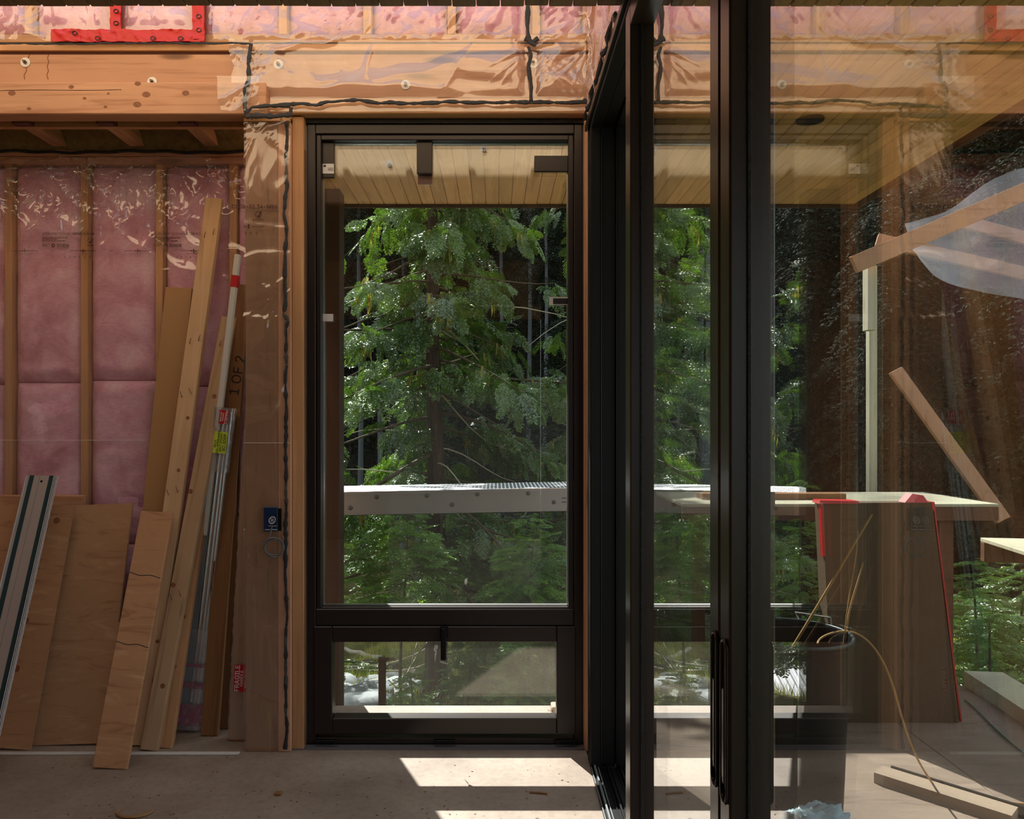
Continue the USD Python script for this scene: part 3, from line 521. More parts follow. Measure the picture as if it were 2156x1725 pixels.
v = fm.vertices; v[:, 1] = YP - .006 - (YP - .006 - v[:, 1]) * (.35 + 1.7 * np.clip((v[:, 2] - 2.25) / .6, 0, 1))
obj('film', fm, M['poly_low'], ps4, smooth=True)
Yt = YP - .0165
def px(u): return X(u, Yt)
def pz(w): return Z(w, Yt)
def fit(t, h, u0, u1, v, bold=False):
    """A line of print stretched between two columns."""
    m = text(t, h, (0, 0, 0), bold=bold); w = m.bounds[1, 0] - m.bounds[0, 0]; m.vertices[:, 0] *= abs(px(u1) - px(u0)) / w; m.apply_translation(((px(u0) + px(u1)) / 2, Yt, pz(v))); return m
def film_print(du):
    s = [fit('ULTRA+ 0.006" (0,152 mm)', .0125, du + 89, du + 149, 492.5), fit('CAN/CGSB-51.34-M86', .0125, du + 151, du + 199, 492.5, True), fit('Pour la construction de la barriere', .0085, du + 89, du + 143, 500.5, True),
         fit('pare-vapeur de la maison', .007, du + 89, du + 122, 504), fit('DE POLYETHYLENE CONFORME', .0075, du + 89, du + 137, 507.5), fit('fabrique par', .006, du + 89, du + 104, 514.5), fit('Manufactured', .006, du + 89, du + 100, 517.5), fit('DUCHESNE', .0165, du + 120, du + 145.5, 517, True), fit('69005', .008, du + 184, du + 196, 516.5)]
    s += [leaf_mark(px(du + 190), Yt - .0005, pz(507), .016)]
    d = __import__('shapely'); D = d.Polygon([(-.5, -.5), (.1, -.5), (.4, -.3), (.5, 0), (.4, .3), (.1, .5), (-.5, .5)]).difference(d.box(-.16, -.14, .14, .14))
    m = trimesh.creation.extrude_polygon(D, .03, engine='earcut'); m.apply_scale(.020); m.apply_transform(trimesh.transformations.rotation_matrix(PI / 2, [1, 0, 0])); m.apply_translation((px(du + 112.5), Yt, pz(517))); s.append(m)
    return s
for du in (0, 237):
    for m in film_print(du): obj('print', m, M['inkred'], ps4)
rl_ = []
for i, u in enumerate((52, 175, 290, 408, 527)):
    rl_ += [box(px(u - 28), px(u - 5), Yt - .0006, Yt, pz(528.6), pz(527.7)), box(px(u + 5), px(u + 28), Yt - .0006, Yt, pz(528.6), pz(527.7)), box(px(u - 1.2), px(u + 1.2), Yt - .0008, Yt, pz(532), pz(524.5)), box(px(u - 5.5), px(u - 2.5), Yt - .0008, Yt, pz(529.4), pz(527)), box(px(u + 2.5), px(u + 5.5), Yt - .0008, Yt, pz(529.4), pz(527))]
    rl_.append(text('12"', .0085, (px(u + 60), Yt, pz(528))))
for a in (136, 147, 157, 167, 178, 189, 373, 382, 391, 401, 411): rl_.append(text('40325'[a % 5], .009, (px(a), Yt, pz(541.5))))
for m in rl_: obj('ruler_mark', m, M['inkred'], ps4)
obj('crease', box(px(-20), px(305), Yt - .0006, Yt, pz(927.6), pz(926.8)), M['white'], ps4)
obj('sealant_bead', tube([np.array([x, YP - .02, 3.034 + .004 * math.sin(x * 9) + .003 * math.sin(x * 31)]) for x in np.linspace(-3.25, -1.22, 90)], .0075, 6), M['rubber'], ps4)
# film over the flank above the door head
def flank():
    y0, y1, z0, z1 = 2.60, 3.64, 2.99, 4.3; ny, nz = 90, 100; y, z = np.meshgrid(np.linspace(y1, y0, ny), np.linspace(z0, z1, nz))
    d = .02 * ridges(y, z, 77, 5, 4, .8) + .018 * ridges(y, z, 81, 3, 9, -.5)
    return tm(np.stack([.442 - .003 - d, y, z], -1).reshape(-1, 3), grid(ny, nz))
ps5 = thing('plastic_sheet', 'clear film over the short wall flank above the black sliding door head', 'plastic sheet')
obj('film', flank(), M['poly'], ps5, smooth=True)
obj('sealant_bead', tube([np.array([.418 + .004 * math.sin(k * 1.7), 3.6 - k * .045, 3.02 + .012 * math.sin(k * 1.1)]) for k in range(22)], [.010 + .004 * math.sin(k * 2.3) for k in range(22)], 6), M['rubber'], ps5)
# ================================================================== THINGS LEANING ON THE LEFT WALL
def lean_frame(bu, bv, tu, tv, Yt, w):
    """Frame of a board standing on the floor at pixel (bu, bv), its top centre seen at (tu, tv), depth Yt: columns width, outward normal, length; and its length."""
    b = fl(bu, bv); t = P(tu, tv, Yt); L = t - b; n = np.linalg.norm(L); L /= n
    W = np.array([1.0, 0, 0]); W -= L * (W @ L); W /= np.linalg.norm(W); N = np.cross(L, W)      # N points away from the room
    b = b + np.array([0, 0, abs(W[2]) * w / 2 + .001])
    m = np.eye(4); m[:3, 0], m[:3, 1], m[:3, 2], m[:3, 3] = W, N, L, b
    return m, n
def lean(name, label, cat, bu, bv, tu, tv, Yt, w, th, m, bev=.002, poly=None, group=None):
    mtx, L = lean_frame(bu, bv, tu, tv, Yt, w)
    t = thing(name, label, cat, mtx=mtx, group=group)
    if poly is None: g = box(-w / 2, w / 2, 0, th, 0, L, bev)
    else:
        from shapely import Polygon
        g = trimesh.creation.extrude_polygon(Polygon(poly(w, L)), th, engine='earcut'); v = g.vertices.copy(); g.vertices = np.stack([v[:, 0], v[:, 2], v[:, 1]], 1); g.invert()
    obj('board', g, M[m], t)
    return t, L
def nails(t, L, spots, w):
    for f, k in spots:
        for s in (-1, 1):
            a = np.array([s * w * .25, -.0005, L * f + s * .01]); obj('bent_nail', tube([a, a + [.004 * k, -.010, .012], a + [.010 * k, -.013, .028]], .0016, 5), M['rust'], t)
def knot(t, x, z, r=.012):
    obj('knot', cat_([cyl(r, .0012, 'y', 16, (x, -.0003, z)), ]), M['knot'], t)
E, L = lean('fibreboard_strip', 'smooth brown fibreboard strip leaning against the pink wall, left of the long stud', 'board', 280, 1563, 376, 607, 4.05, .142, .016, 'mdf')
Fb, L = lean('lumber', 'tallest pale stud of the leaning pile, studded with bent nails', 'lumber', 293, 1573, 450, 419, 4.03, .088, .036, 'spruce')
nails(Fb, L, ((.105, 1), (.62, -1), (.72, 1), (.925, 1), (.44, -1)), .088)
for x, z in ((.02, .50), (-.02, .98), (.01, 1.35), (.02, 1.62)): knot(Fb, x, z, .009)
Gb, L = lean('lumber', 'pale nailed stud leaning in front of the silver wrapped bundle', 'lumber', 312, 1583, 482, 670, 4.02, .082, .036, 'spruce')
nails(Gb, L, ((.33, -1), (.93, 1)), .082)
for x, z in ((.012, .30), (-.028, .78), (.0, 1.75), (-.03, 1.25)): knot(Gb, x, z, .012)
G2, L = lean('lumber', 'narrow yellowish stud half hidden behind the nailed stud, foot beside it', 'lumber', 343, 1577, 450, 850, 4.02, .08, .036, 'clear_z')
for x, z in ((.0, .38), (.01, .62)): knot(G2, x, z, .009)
Ib, L = lean('wooden_board', 'orange-brown board marked in black pen, between the silver bundle and the post', 'board', 440, 1551, 508, 600, 4.04, .088, .024, 'brown')
m_ = text('1 OF 2', .05, (0, 0, 0), rot=PI / 2 - .1); m_.apply_translation((.012, -.0006, L * .79)); obj('handwriting', m_, M['ink'], Ib)
J0, L = lean('wooden_board', 'short dark brown board with square top behind the orange-brown board', 'board', 474, 1536, 493, 1088, 4.03, .06, .02, 'brown')
D_, L = lean('plywood_strip', 'frontmost plywood strip with two cracks across, foot set out on the floor', 'plywood', 230, 1621, 330, 1080, 3.80, .160, .018, 'ply')
for f in (.46, .735): obj('crack', tube([np.array([x, -.0004, L * f + .004 * math.sin(x * 60) - x * .08]) for x in np.linspace(-.079, .079, 12)], .0016, 4), M['ink'], D_)
obj('plywood_strip', box(-.02, .02, 0, .001, 0, .001), M['ply']) if False else None
C_, L = lean('plywood_sheet', 'notched plywood sheet with a tall slot cut from its upper corner, behind the front strip', 'plywood', 176, 1571, 212, 1066, 3.95, .54, .014, 'ply_h',
             poly=lambda w, L: [(-.29, 0), (.20, 0), (.20, L * .49), (.13, L * .49), (.165, L), (-.29, L)])
B_, L = lean('plywood_sheet', 'knotty plywood sheet with three dark knots, under the grooved metal rail', 'plywood', -40, 1580, 58, 1068, 3.90, .475, .016, 'ply',
             poly=lambda w, L: [(-.46, 0), (.237, 0), (.237, L), (-.46, L)])
for x, z, r in ((.165, 1.10, .016), (.10, .60, .018), (.10, .37, .018)): knot(B_, x, z, r)
# grooved aluminium guide rail
mtx, L = lean_frame(-58, 1640, 90, 1003, 3.86, .165)
gr = thing('guide_rail', 'grooved aluminium saw guide rail with dark teal strips, at the left edge', 'guide rail', mtx=mtx)
obj('plate', box(-.082, .082, -.003, 0, 0, L, .001), M['alu_rail'], gr)
for x in (-.052, .048): obj('grip_strip', box(x - .011, x + .011, -.0052, -.0032, 0, L), M['teal'], gr)
for x in (.064, .072, .079): obj('rib', box(x - .0022, x + .0022, -.012, -.003, 0, L, .001), M['alu_rail'], gr)
obj('rib', box(-.0815, -.076, -.009, -.003, 0, L, .001), M['alu_rail'], gr); obj('groove_line', box(-.012, -.0105, -.0034, -.003, 0, L), M['grey'], gr)
obj('hole', cyl(.006, .001, 'y', 16, (.002, -.0034, L - .03)), M['black'], gr)
# wrapped bundle of aluminium channel
mtx, L = lean_frame(396, 1543, 513, 540, 3.955, .12)
wbn = thing('wrapped_bundle', 'silver channel bundle in stretch wrap with a yellow handwritten note', 'bundle', mtx=mtx)
zl = L * .675
obj('channel', cat_([box(-.052, -.012, 0, .03, .01, zl, .002), box(-.052, -.047, -.008, 0, .01, zl, .001), box(-.017, -.012, -.008, 0, .01, zl, .001)]), M['alu_dull'], wbn)
obj('channel', cat_([box(-.008, .044, .004, .03, .01, zl - .02, .002), box(-.008, -.004, -.006, .004, .01, zl - .02), box(.012, .016, -.006, .004, .01, zl - .02), box(.028, .031, -.006, .004, .01, zl - .02), box(.040, .044, -.006, .004, .01, zl - .02)]), M['alu'], wbn)
obj('foam_bar', cat_([box(-.047, -.017, -.006, .022, zl * .6, L, .004)]), M['offwhite'], wbn)
def wrapmesh(w0, w1, d0, d1, z0, z1, seed, n=40):
    k = int((z1 - z0) / .012) + 2; V = []
    for i, z in enumerate(np.linspace(z0, z1, k)):
        a = np.linspace(0, 2 * PI, n, endpoint=False); c, s = np.cos(a), np.sin(a); q = (np.abs(c) ** 5 + np.abs(s) ** 5) ** (-.2)
        r_ = 1 + .10 * (meshkit.noise(np.stack([a * 3, 0 * a + z * 38, 0 * a + seed], -1), seed) - .5) + .08 * (ridges(a, 0 * a + z, seed, 3, 26, .5) - .3)
        V.append(np.stack([(w0 + w1) / 2 + (w1 - w0) / 2 * c * q * r_, (d0 + d1) / 2 + (d1 - d0) / 2 * s * q * r_, 0 * a + z], -1))
    V = np.vstack(V); f = []
    for i in range(k - 1):
        for j in range(n): p, q = i * n + j, i * n + (j + 1) % n; f += [[p, q, q + n], [p, q + n, p + n]]
    return tm(V, f)
obj('stretch_wrap', wrapmesh(-.064, .054, -.014, .034, .01, .52, 3), M['wrap'], wbn, smooth=True)
obj('stretch_wrap', wrapmesh(-.058, .050, -.013, .034, zl * .80, zl * 1.0, 4), M['wrap'], wbn, smooth=True)
pinkish = plain('pink_tint_wrap', srgb(150, 96, 110), .35)
for z0, z1, sd in ((.03, .14, 6), (.22, .25, 7), (.33, .345, 8)): obj('wrap_band', wrapmesh(-.0645, .0545, -.0145, .034, z0, z1, sd), M['wrap_pink'] if 'wrap_pink' in M else pinkish, wbn, smooth=True)
zr = L * .655
fr = obj('fragile_label', box(-.022, .024, -.0185, -.0165, zr - .035, zr + .035), M['redlab'], wbn, label='red FRAGILE sticker')
def lt(s, h, x, z, rot, bold=True, yy=-.0192, depth=.0006):
    m = text(s, h, (0, 0, 0), rot=rot, bold=bold, depth=depth); m.apply_translation((x, yy, z)); return m
obj('lettering', cat_([lt('FRAGILE', .0125, .014, zr, -PI / 2), lt('HANDLE', .0075, -.002, zr, -PI / 2), lt('WITH CARE', .0065, -.013, zr, -PI / 2)]), M['white'], str(fr.GetPath()))
zy = L * .602
ye = obj('note', box(-.036, .032, -.0185, -.0165, zy - .058, zy + .054), M['yellow'], wbn, label='yellow handwritten note')
obj('handwriting', cat_([lt('WLLO', .010, -.027, zy - .01, PI / 2, False), lt('335 UPPERLANDS', .0095, -.013, zy, PI / 2, False), lt('SALT SPRING', .0105, .001, zy, PI / 2, False), lt('SO.3009', .0155, .019, zy, PI / 2, False)]), M['ink'], str(ye.GetPath()))
obj('tape_band', cat_([box(-.0485, -.0155, -.0075, .024, L * .93, L * .955)]), M['redlab'], wbn)
mtx, L = lean_frame(502, 1562, 545, 700, 4.0, .125)
wb2_ = thing('wrapped_bundle', 'cardboard pack in stretch wrap with a red FRAGILE label, partly behind the post', 'bundle', mtx=mtx)
obj('carton', box(-.052, .06, .004, .05, .0, L, .003), M['mdf'], wb2_)
obj('stretch_wrap', wrapmesh(-.060, .066, -.004, .056, .012, L * .75, 14), M['wrap'], wb2_, smooth=True)
fr = obj('fragile_label', box(-.034, .05, -.0125, -.0105, .24, .37), M['redlab'], wb2_, label='red FRAGILE label')
obj('lettering', cat_([lt('FRAGILE', .022, -.018, .305, PI / 2, True, -.0132), lt('HANDLE', .014, .004, .305, PI / 2, True, -.0132), lt('WITH CARE', .012, .028, .305, PI / 2, True, -.0132)]), M['white'], str(fr.GetPath()))
# paper slip between
mtx, L = lean_frame(478, 1540, 500, 1270, 4.05, .04)
# electrical box and its coil of cable on the post
Ye = YW - .018
eb = thing('electrical_box', 'dark blue electrical box with a cut-out flap, mounted on the post', 'electrical box', (0, 0, 0))
obj('box_body', box(wall_x(558), wall_x(587), Ye - .004, Ye + .004, wall_z(1118), wall_z(1067), .002), M['blue'], eb)
obj('side_flap', box(wall_x(587), wall_x(595), Ye - .002, Ye + .002, wall_z(1117), wall_z(1070), .001), M['black'], eb)
obj('rim', cat_([box(wall_x(561), wall_x(587), Ye - .0055, Ye - .004, wall_z(1115), wall_z(1113.5)), box(wall_x(568), wall_x(586), Ye - .0055, Ye - .004, wall_z(1107), wall_z(1106))]), M['lab'], eb)
a_ = np.linspace(0, 2 * PI, 25); cx_, cz_ = wall_x(576), wall_z(1094.5)
obj('emblem', cat_([tube([np.array([cx_ + .0145 * math.cos(a) + .003 * math.sin(a), Ye - .005, cz_ + .0165 * math.sin(a)]) for a in a_], .0022, 5, cap=False)] + [box(cx_ + d - .0016, cx_ + d + .0016, Ye - .0056, Ye - .004, cz_ - .010, cz_ + .010) for d in (-.005, .003)] + [box(cx_ - .007, cx_ + .007, Ye - .0056, Ye - .004, cz_ - .001, cz_ + .002)]), M['lab'], eb)
cc = [np.array([wall_x(576), Ye - .008, wall_z(1108)]), np.array([wall_x(573), Ye - .010, wall_z(1122)]), np.array([wall_x(568), Ye - .010, wall_z(1134)])]
ang = np.linspace(2.4, 2.4 + 2 * PI * 3.2, 90)
cc += [np.array([wall_x(580.5) + (.0455 + .003 * math.sin(a * .37)) * math.cos(a), Ye - .009 - .004 * ((a * .7) % 1), wall_z(1151) + (.044 + .004 * math.cos(a * .61)) * math.sin(a) + .003 * math.sin(a * .3)]) for a in ang]
obj('cable_coil', tube(cc, .0034, 6), M['grey'], thing('cable', 'coil of thin grey cable hanging below the blue electrical box', 'cable'), smooth=True)

# ================================================================== FLOOR LITTER
y_ = YF(1712); cu = fl(284, 1712)
obj('bent_strip', tube([cu + np.array([.068 * math.cos(a), .045 * math.sin(a), .006]) for a in np.linspace(PI * .95, 2 * PI * 1.02, 22)], .0055, 6, flat=(2, 1.0, 0)), M['mdf'], label='curved tan offcut strip lying on the floor by the bottom edge', cat='offcut')
c_ = fl(586, 1674)
obj('wood_chip', box(c_[0] - .014, c_[0] + .014, c_[1] - .012, c_[1] + .012, 0, .012, .002), M['brown'], label='small rust-brown wood block alone on the open floor', cat='wood block')
c_ = fl(1135, 1672)
ch = tube([c_ + np.array([-.04, .006, .004]), c_ + np.array([.0, .0, .005]), c_ + np.array([.035, -.008, .004])], .004, 6); obj('splinter', ch, M['brown'], label='thin splinter between the two sunlit bands on the floor', cat='splinter')
deb = []
for i in range(150):
    u, v = RNG.uniform(-50, 1260), 1594 + 160 * RNG.random() ** .8; c = fl(u, v); s = RNG.uniform(.0015, .0045)
    b = box(-s, s, -s * .6, s * .6, 0, s * .5); b.apply_transform(trimesh.transformations.rotation_matrix(RNG.random() * PI, [0, 0, 1])); b.apply_translation(c); deb.append(b)
obj('sawdust_debris', cat_(deb), M['knot'], label='tiny chips and crumbs of wood scattered over the floor', cat='debris', kind='stuff')
# ================================================================== OUTSIDE: DECK AND WHAT STANDS ON IT
dk = thing('deck', 'plywood deck outside the window and the sliding doors', None, kind='structure')
obj('deck_panel', box(-1.35, .60, 3.84, 4.20, -.03, -.006, .002), M['ply_deck'], dk)  # lighter plywood copy, so the sunlit ledge stays bright
xs = [.60, 1.36, 2.12, 2.80]
for i in range(3):
    obj('deck_panel', box(xs[i] + .002, xs[i + 1] - .002, 2.3, 4.62, -.03, -.006, .002), M['ply_worn'], dk)
    obj('deck_panel', box(xs[i] + .002, xs[i + 1] - .002, -.2, 2.296, -.03, -.006, .002), M['ply_worn'], dk)
obj('rim_joist', box(-1.35, .60, 4.16, 4.20, -.28, -.031, .002), M['fir_x'], dk)
obj('rim_joist', box(.60, 2.80, 4.58, 4.62, -.28, -.031, .002), M['fir_x'], dk)
for x in (-1.3, .55, .9, 2.7): obj('pier', box(x - .07, x + .07, 4.0, 4.14, -1.2, -.031, .004), M['dark_post'], dk)
obj('corner_block', tm([(X(1135, 4.15), 4.10, -.006), (X(1172, 4.15), 4.10, -.006), (X(1172, 4.15), 4.19, -.006), (X(1135, 4.15), 4.19, -.006), (X(1160, 4.15), 4.13, .035), (X(1172, 4.15), 4.13, .05), (X(1172, 4.15), 4.17, .05), (X(1160, 4.15), 4.17, .035)], trimesh.convex.convex_hull(np.array([(0, 0, 0), (1, 0, 0), (1, 1, 0), (0, 1, 0), (.6, .2, 1), (1, .2, 1.1), (1, .8, 1.1), (.6, .8, 1.0)], float)).faces) if False else box(X(1160, 4.15), X(1176, 4.15), 4.10, 4.19, -.006, .045, .006), M['ply_deck'], dk)
# post outside the window
xp = X(715, 4.60)  # right edge; the post is widened leftward, unseen, to stop a stray sun strip
obj('porch_post', box(xp - .36, xp, 4.60, 4.74, -1.35, ZC - .0, .004), M['dark_post'], label='dark stained porch post outside the left edge of the window, widened out of view to block sun', cat='post')
obj('porch_post', box(3.0, 3.14, 5.6, 5.74, -1.6, 2.2, .004), M['dark_post'], label='dark porch post out beyond the right end of the deck', cat='post') if False else None

# aluminium scaffold plank
tilt = math.radians(1.1)
Yk = 5.35; c0 = np.array([0, Yk, Z(1031, Yk)])
R = trimesh.transformations.rotation_matrix(-tilt, [0, 1, 0]); R[:3, 3] = c0
pk = thing('scaffold_plank', 'silver aluminium scaffold plank with treaded top, spanning behind the window', 'scaffold plank', mtx=R)
hx0, hx1, hh, wd = -1.38, .64, Z(1031, Yk) - Z(1080, Yk), .56
obj('side_rail', cat_([box(hx0, hx1, 0, .004, -hh, 0, .001), box(hx0, hx1, .0, .03, -hh, -hh + .006, .001), box(hx0, hx1, -.003, 0, -.022, -.016), box(hx0, hx1, -.003, 0, -hh + .004, -hh + .014)]), M['alu_dull'], pk)
obj('side_rail', box(hx0, hx1, wd - .004, wd, -hh, 0, .001), M['alu_dull'], pk)
tr = [box(hx0, hx1, 0, wd, -.001, .003)]
for i in range(72):
    for j in range(14):
        x, y = hx0 + .02 + i * (hx1 - hx0 - .04) / 71, .03 + j * (wd - .06) / 13; a = PI / 4 if (i + j) % 2 else -PI / 4
        c, s = math.cos(a) * .010, math.sin(a) * .010; n_ = (-math.sin(a) * .003, math.cos(a) * .003)
        tr.append(tm([(x - c, y - s, .003), (x + n_[0], y + n_[1], .003), (x + c, y + s, .003), (x - n_[0], y - n_[1], .003), (x, y, .0062)], [[0, 3, 4], [3, 2, 4], [2, 1, 4], [1, 0, 4]]))
obj('tread', cat_(tr), M['alu'], pk)
for u, v in ((738, 1070), (793, 1047), (899, 1044), (952, 1063), (1005, 1041), (1112, 1039), (1166, 1058)):
    p = P(u, v, Yk - .002); q = np.linalg.inv(R) @ np.r_[p, 1]
    obj('rivet', cat_([cyl(.0155, .003, 'y', 20, (q[0], -.002, q[2])), trimesh.creation.icosphere(2, .0115).apply_transform(trimesh.transformations.scale_matrix(.55, (0, 0, 0), [0, 1, 0])).apply_translation((q[0], -.004, q[2]))]), M['rivet'], pk)
obj('end_mark', cat_([box(.455, .50, -.004, -.001, -.072, -.067), box(.455, .50, -.004, -.001, -.100, -.095)]), M['ink'], pk)
zb_ = Z(1080, Yk)
obj('trestle_post', box(.53, .62, Yk + .03, Yk + .12, -1.5, zb_ + .0, .003), M['fir_z'], label='wooden prop under the near end of the scaffold plank', cat='prop')
obj('trestle_post', box(-1.36, -1.27, Yk + .03, Yk + .12, -1.5, zb_ - .035, .003), M['fir_z'], label='wooden prop under the far left end of the scaffold plank', cat='prop')

# wrapped pack leaning at the deck edge
yb, yt = YF(1520), 4.17
bl, br, tl, tr_ = fl(1753, 1520), fl(2020, 1520), P(1731, 1060, yt), P(1962, 1058, yt)
bl[2] = br[2] = -.005
def slab(q, d):
    q = np.array(q); V = np.vstack([q, q + np.array([0, d, 0])]); return tm(V, [[0, 1, 2], [0, 2, 3], [4, 6, 5], [4, 7, 6], [0, 4, 5], [0, 5, 1], [1, 5, 6], [1, 6, 2], [2, 6, 7], [2, 7, 3], [3, 7, 4], [3, 4, 0]])
pkk = thing('insulation_pack', 'large tan board pack with red film edges leaning on the deck outside', 'pack')
m_pack = plain('tan_fibre_pack', srgb(84, 66, 42), .8, bump=.25, bs=160, var=.12)
obj('pack_body', slab([bl, br, tr_, tl], .10), m_pack, pkk)
def strip(a, b, w, d0, d1): return slab([a + np.array([-w, -.004 - d0, 0]), a + np.array([.004, -.004 - d0, 0]), b + np.array([.004, -.004 - d0, 0]), b + np.array([-w, -.004 - d0, 0])], d1)
obj('red_film', cat_([strip(bl + (tl - bl) * .75, tl + [0, 0, .012], .010, 0, .03), strip(br + [.02, 0, 0], tr_ + [.02, 0, .0], .004, -.02, .09), slab([tl + [-.02, -.006, -.002], tl + [.20, -.003, -.002], tl + [.20, .0, .012], tl + [-.012, .0, .016]], .09), slab([tr_ + [-.15, -.003, -.002], tr_ + [-.02, -.003, -.002], tr_ + [-.03, .03, .035], tr_ + [-.09, .03, .045]], .07)]), M['red'], pkk)
# black bin with dry stems
bc = np.array([X(1670, 3.0), 3.0, 0.0]); zr_ = Z(1333, 3.0)
bn = thing('waste_bin', 'round black bin outside the glass door, holding dry stems', 'bin', tuple(bc))
obj('body', lathe([(0, 0), (.165, 0), (.178, .02), (.207, zr_ - .03), (.218, zr_ - .02), (.218, zr_), (.208, zr_), (.200, zr_ - .03), (.17, .02), (0, .02)], 56), M['black'], bn, smooth=35)
obj('rim', tube([np.array([.217 * math.cos(a), .217 * math.sin(a), zr_]) for a in np.linspace(0, 2 * PI, 57)], .006, 8, cap=False), M['black_gloss'] if 'black_gloss' in M else plain('grey_green_rim', srgb(60, 74, 74), .3), bn, smooth=True)
obj('handle', tube([np.array(p) + [0, 0, zr_] for p in ((.10, .19, .0), (.09, .21, .03), (.20, .12, .03), (.195, .10, .0))], .004, 6), M['steel'], bn)
M['straw'] = plain('dry_stem', srgb(176, 138, 82), .6)
zi = .05
def stem(label, pts, r, Y=3.0, foot=None):
    p = [P(u, v, Y + dy) for u, v, dy in pts]; q = smooth_line(p, 30)
    obj('dry_stem', tube(q, np.linspace(r * .7, r, 30), 6), M['straw'], label=label, cat='stem')
stem('thick dry stem leaning furthest out of the black bin', [(1836, 1083, .02), (1790, 1160, .02), (1740, 1245, .05), (1700, 1312, .08), (1655, 1385, .11)], .0062)
stem('tallest thin pale dry stem in the black bin', [(1806, 1118, .06), (1799, 1190, .04), (1786, 1270, 0), (1779, 1330, -.01), (1770, 1400, -.02)], .003)
stem('short dry stem in the black bin beside the tall pale one', [(1817, 1185, .08), (1803, 1235, .06), (1788, 1290, .03), (1779, 1345, 0), (1766, 1400, -.02)], .0045)
p5 = [P(1722, 1356, 3.0 - .1), P(1750, 1334, 2.98), P(1785, 1330, 3.0), P(1825, 1348, 3.03), P(1862, 1400, 3.05), P(1890, 1480, 3.10), P(1915, 1560, 3.16), P(1945, 1622, 3.22), fl(1975, 1668) + [0, 0, .004]]
obj('dry_stem', tube(smooth_line(p5, 60), .0042, 6), M['straw'], label='long dry stem arching out of the bin down to the deck', cat='stem')
def deckline(name, label, cat, pts, r, m):
    q = [fl(u, v) + [0, 0, r - .005] for u, v in pts]; obj(name, tube(smooth_line(q, 40), r, 6), M[m], label=label, cat=cat)
deckline('dry_stem', 'long reddish dry stem lying flat across the sunlit deck', 'stem', [(1880, 1650), (1960, 1663), (2060, 1680), (2200, 1696)], .004, 'straw')
deckline('dry_stem', 'fine curled dry stem lying beside the reddish one on the deck', 'stem', [(1972, 1668), (2000, 1658), (2050, 1680), (2108, 1712)], .002, 'straw')
M['green'] = plain('green_cord', srgb(40, 96, 78), .6)
def fl2(u, v, z): y = YF(v, z); return np.array([X(u, y), y, z])
# kerb timber at the deck's edge
a, b = np.array([2.84, 4.62]), np.array([2.60, 2.6]); d = (b - a) / np.linalg.norm(b - a); n_ = np.array([d[1], -d[0]]); n_ = n_ if n_[0] > 0 else -n_
def plank_between(a, b, w, z0, z1):
    d = (b - a) / np.linalg.norm(b - a); n_ = np.array([-d[1], d[0]]); n_ = n_ if n_[0] > 0 else -n_
    q = [a, b, b + n_ * w, a + n_ * w]; V = [(p[0], p[1], z) for z in (z0, z1) for p in q]
    return trimesh.convex.convex_hull(np.array(V))
obj('kerb_timber', plank_between(a, b, .22, -.03, .075), M['ply_grey'], label='grey-topped kerb timber along the open edge of the deck', cat='timber')
obj('green_cord', tube(smooth_line([fl(2032, 1475) + [0, 0, .002], fl(2060, 1500) + [0, 0, .002], fl(2105, 1545) + [0, 0, .002], fl(2156, 1588) + [0, 0, .002], fl(2230, 1650) + [0, 0, .002]], 40), .004, 6), M['green'], label='dark green cord running beside the kerb on the deck', cat='cord')
# foam strip lying across the deck
a, b = fl(1840, 1646)[:2], fl(2130, 1740)[:2]
fs = thing('foam_board', 'long pale foam board lying on the deck with a dark fuzzy edge', 'foam board')
obj('board', plank_between(a, b, -.10 if False else .10, -.005, .04), plain('foam_core', srgb(150, 132, 112), .7, bump=.2, bs=80), fs)
obj('edge_strip', plank_between(a + [.10, .05], b + [.10, .05], .012, -.005, .045), M['black'], fs)
# crumpled pale blue bag
ic = trimesh.creation.icosphere(4, 1.0); vv = ic.vertices.copy(); nn = meshkit.fbm(vv * 2.6 + 4, 4, 9)
rr = .75 + .7 * (nn - .5) + .18 * (1 - abs(2 * meshkit.noise(vv * 5.0, 4) - 1)) ** 3
vv = vv * rr[:, None] * np.array([.17, .09, .115]); vv[:, 2] -= vv[:, 2].min(); ic.vertices = vv + np.array([X(1722, 2.72), 2.72, -.004])
obj('plastic_bag', ic, plain('pale_blue_plastic', srgb(166, 196, 206), .35, bump=.2, bs=30), smooth=True, label='crumpled pale blue plastic bag on the deck in front of the bin', cat='bag')
M['dark_lumber'] = wood('brown_lumber', srgb(84, 56, 40), srgb(108, 74, 54), srgb(124, 88, 66), axis='x', knots=.2, cross=22, rnd=.08)
# plywood work tables outside
def table(name, label, x0, x1, y0, y1, z, apron, legs, m='ply_grey', rot=0.0, zb=-.006):
    cx_, cy_ = (x0 + x1) / 2, (y0 + y1) / 2; t = thing(name, label, 'table', (cx_, cy_, 0), rotz=rot)
    hx, hy = (x1 - x0) / 2, (y1 - y0) / 2
    obj('table_top', box(-hx, hx, -hy, hy, z - .018, z, .002), M[m], t)
    obj('apron', box(-hx, hx, -hy + .0, -hy + .038, z - .018 - apron, z - .0185, .002), M['dark_lumber'], t); obj('apron', box(-hx, hx, hy - .04, hy, z - .018 - apron, z - .0185, .002), M['dark_lumber'], t)
    for sx, sy in legs: obj('leg', box(sx * (hx - .30) - .045, sx * (hx - .30) + .045, sy * (hy - .06) - .02, sy * (hy - .06) + .02, zb, z - .018 - apron, .002), M['dark_lumber'], t)
    return t
t1 = table('work_table', 'long grey plywood work table beyond the tan pack', 1.14, 3.08, 4.66, 5.5, 1.085, .085, ((-1, -1), (1, -1), (-1, 1), (1, 1)), zb=-1.3)
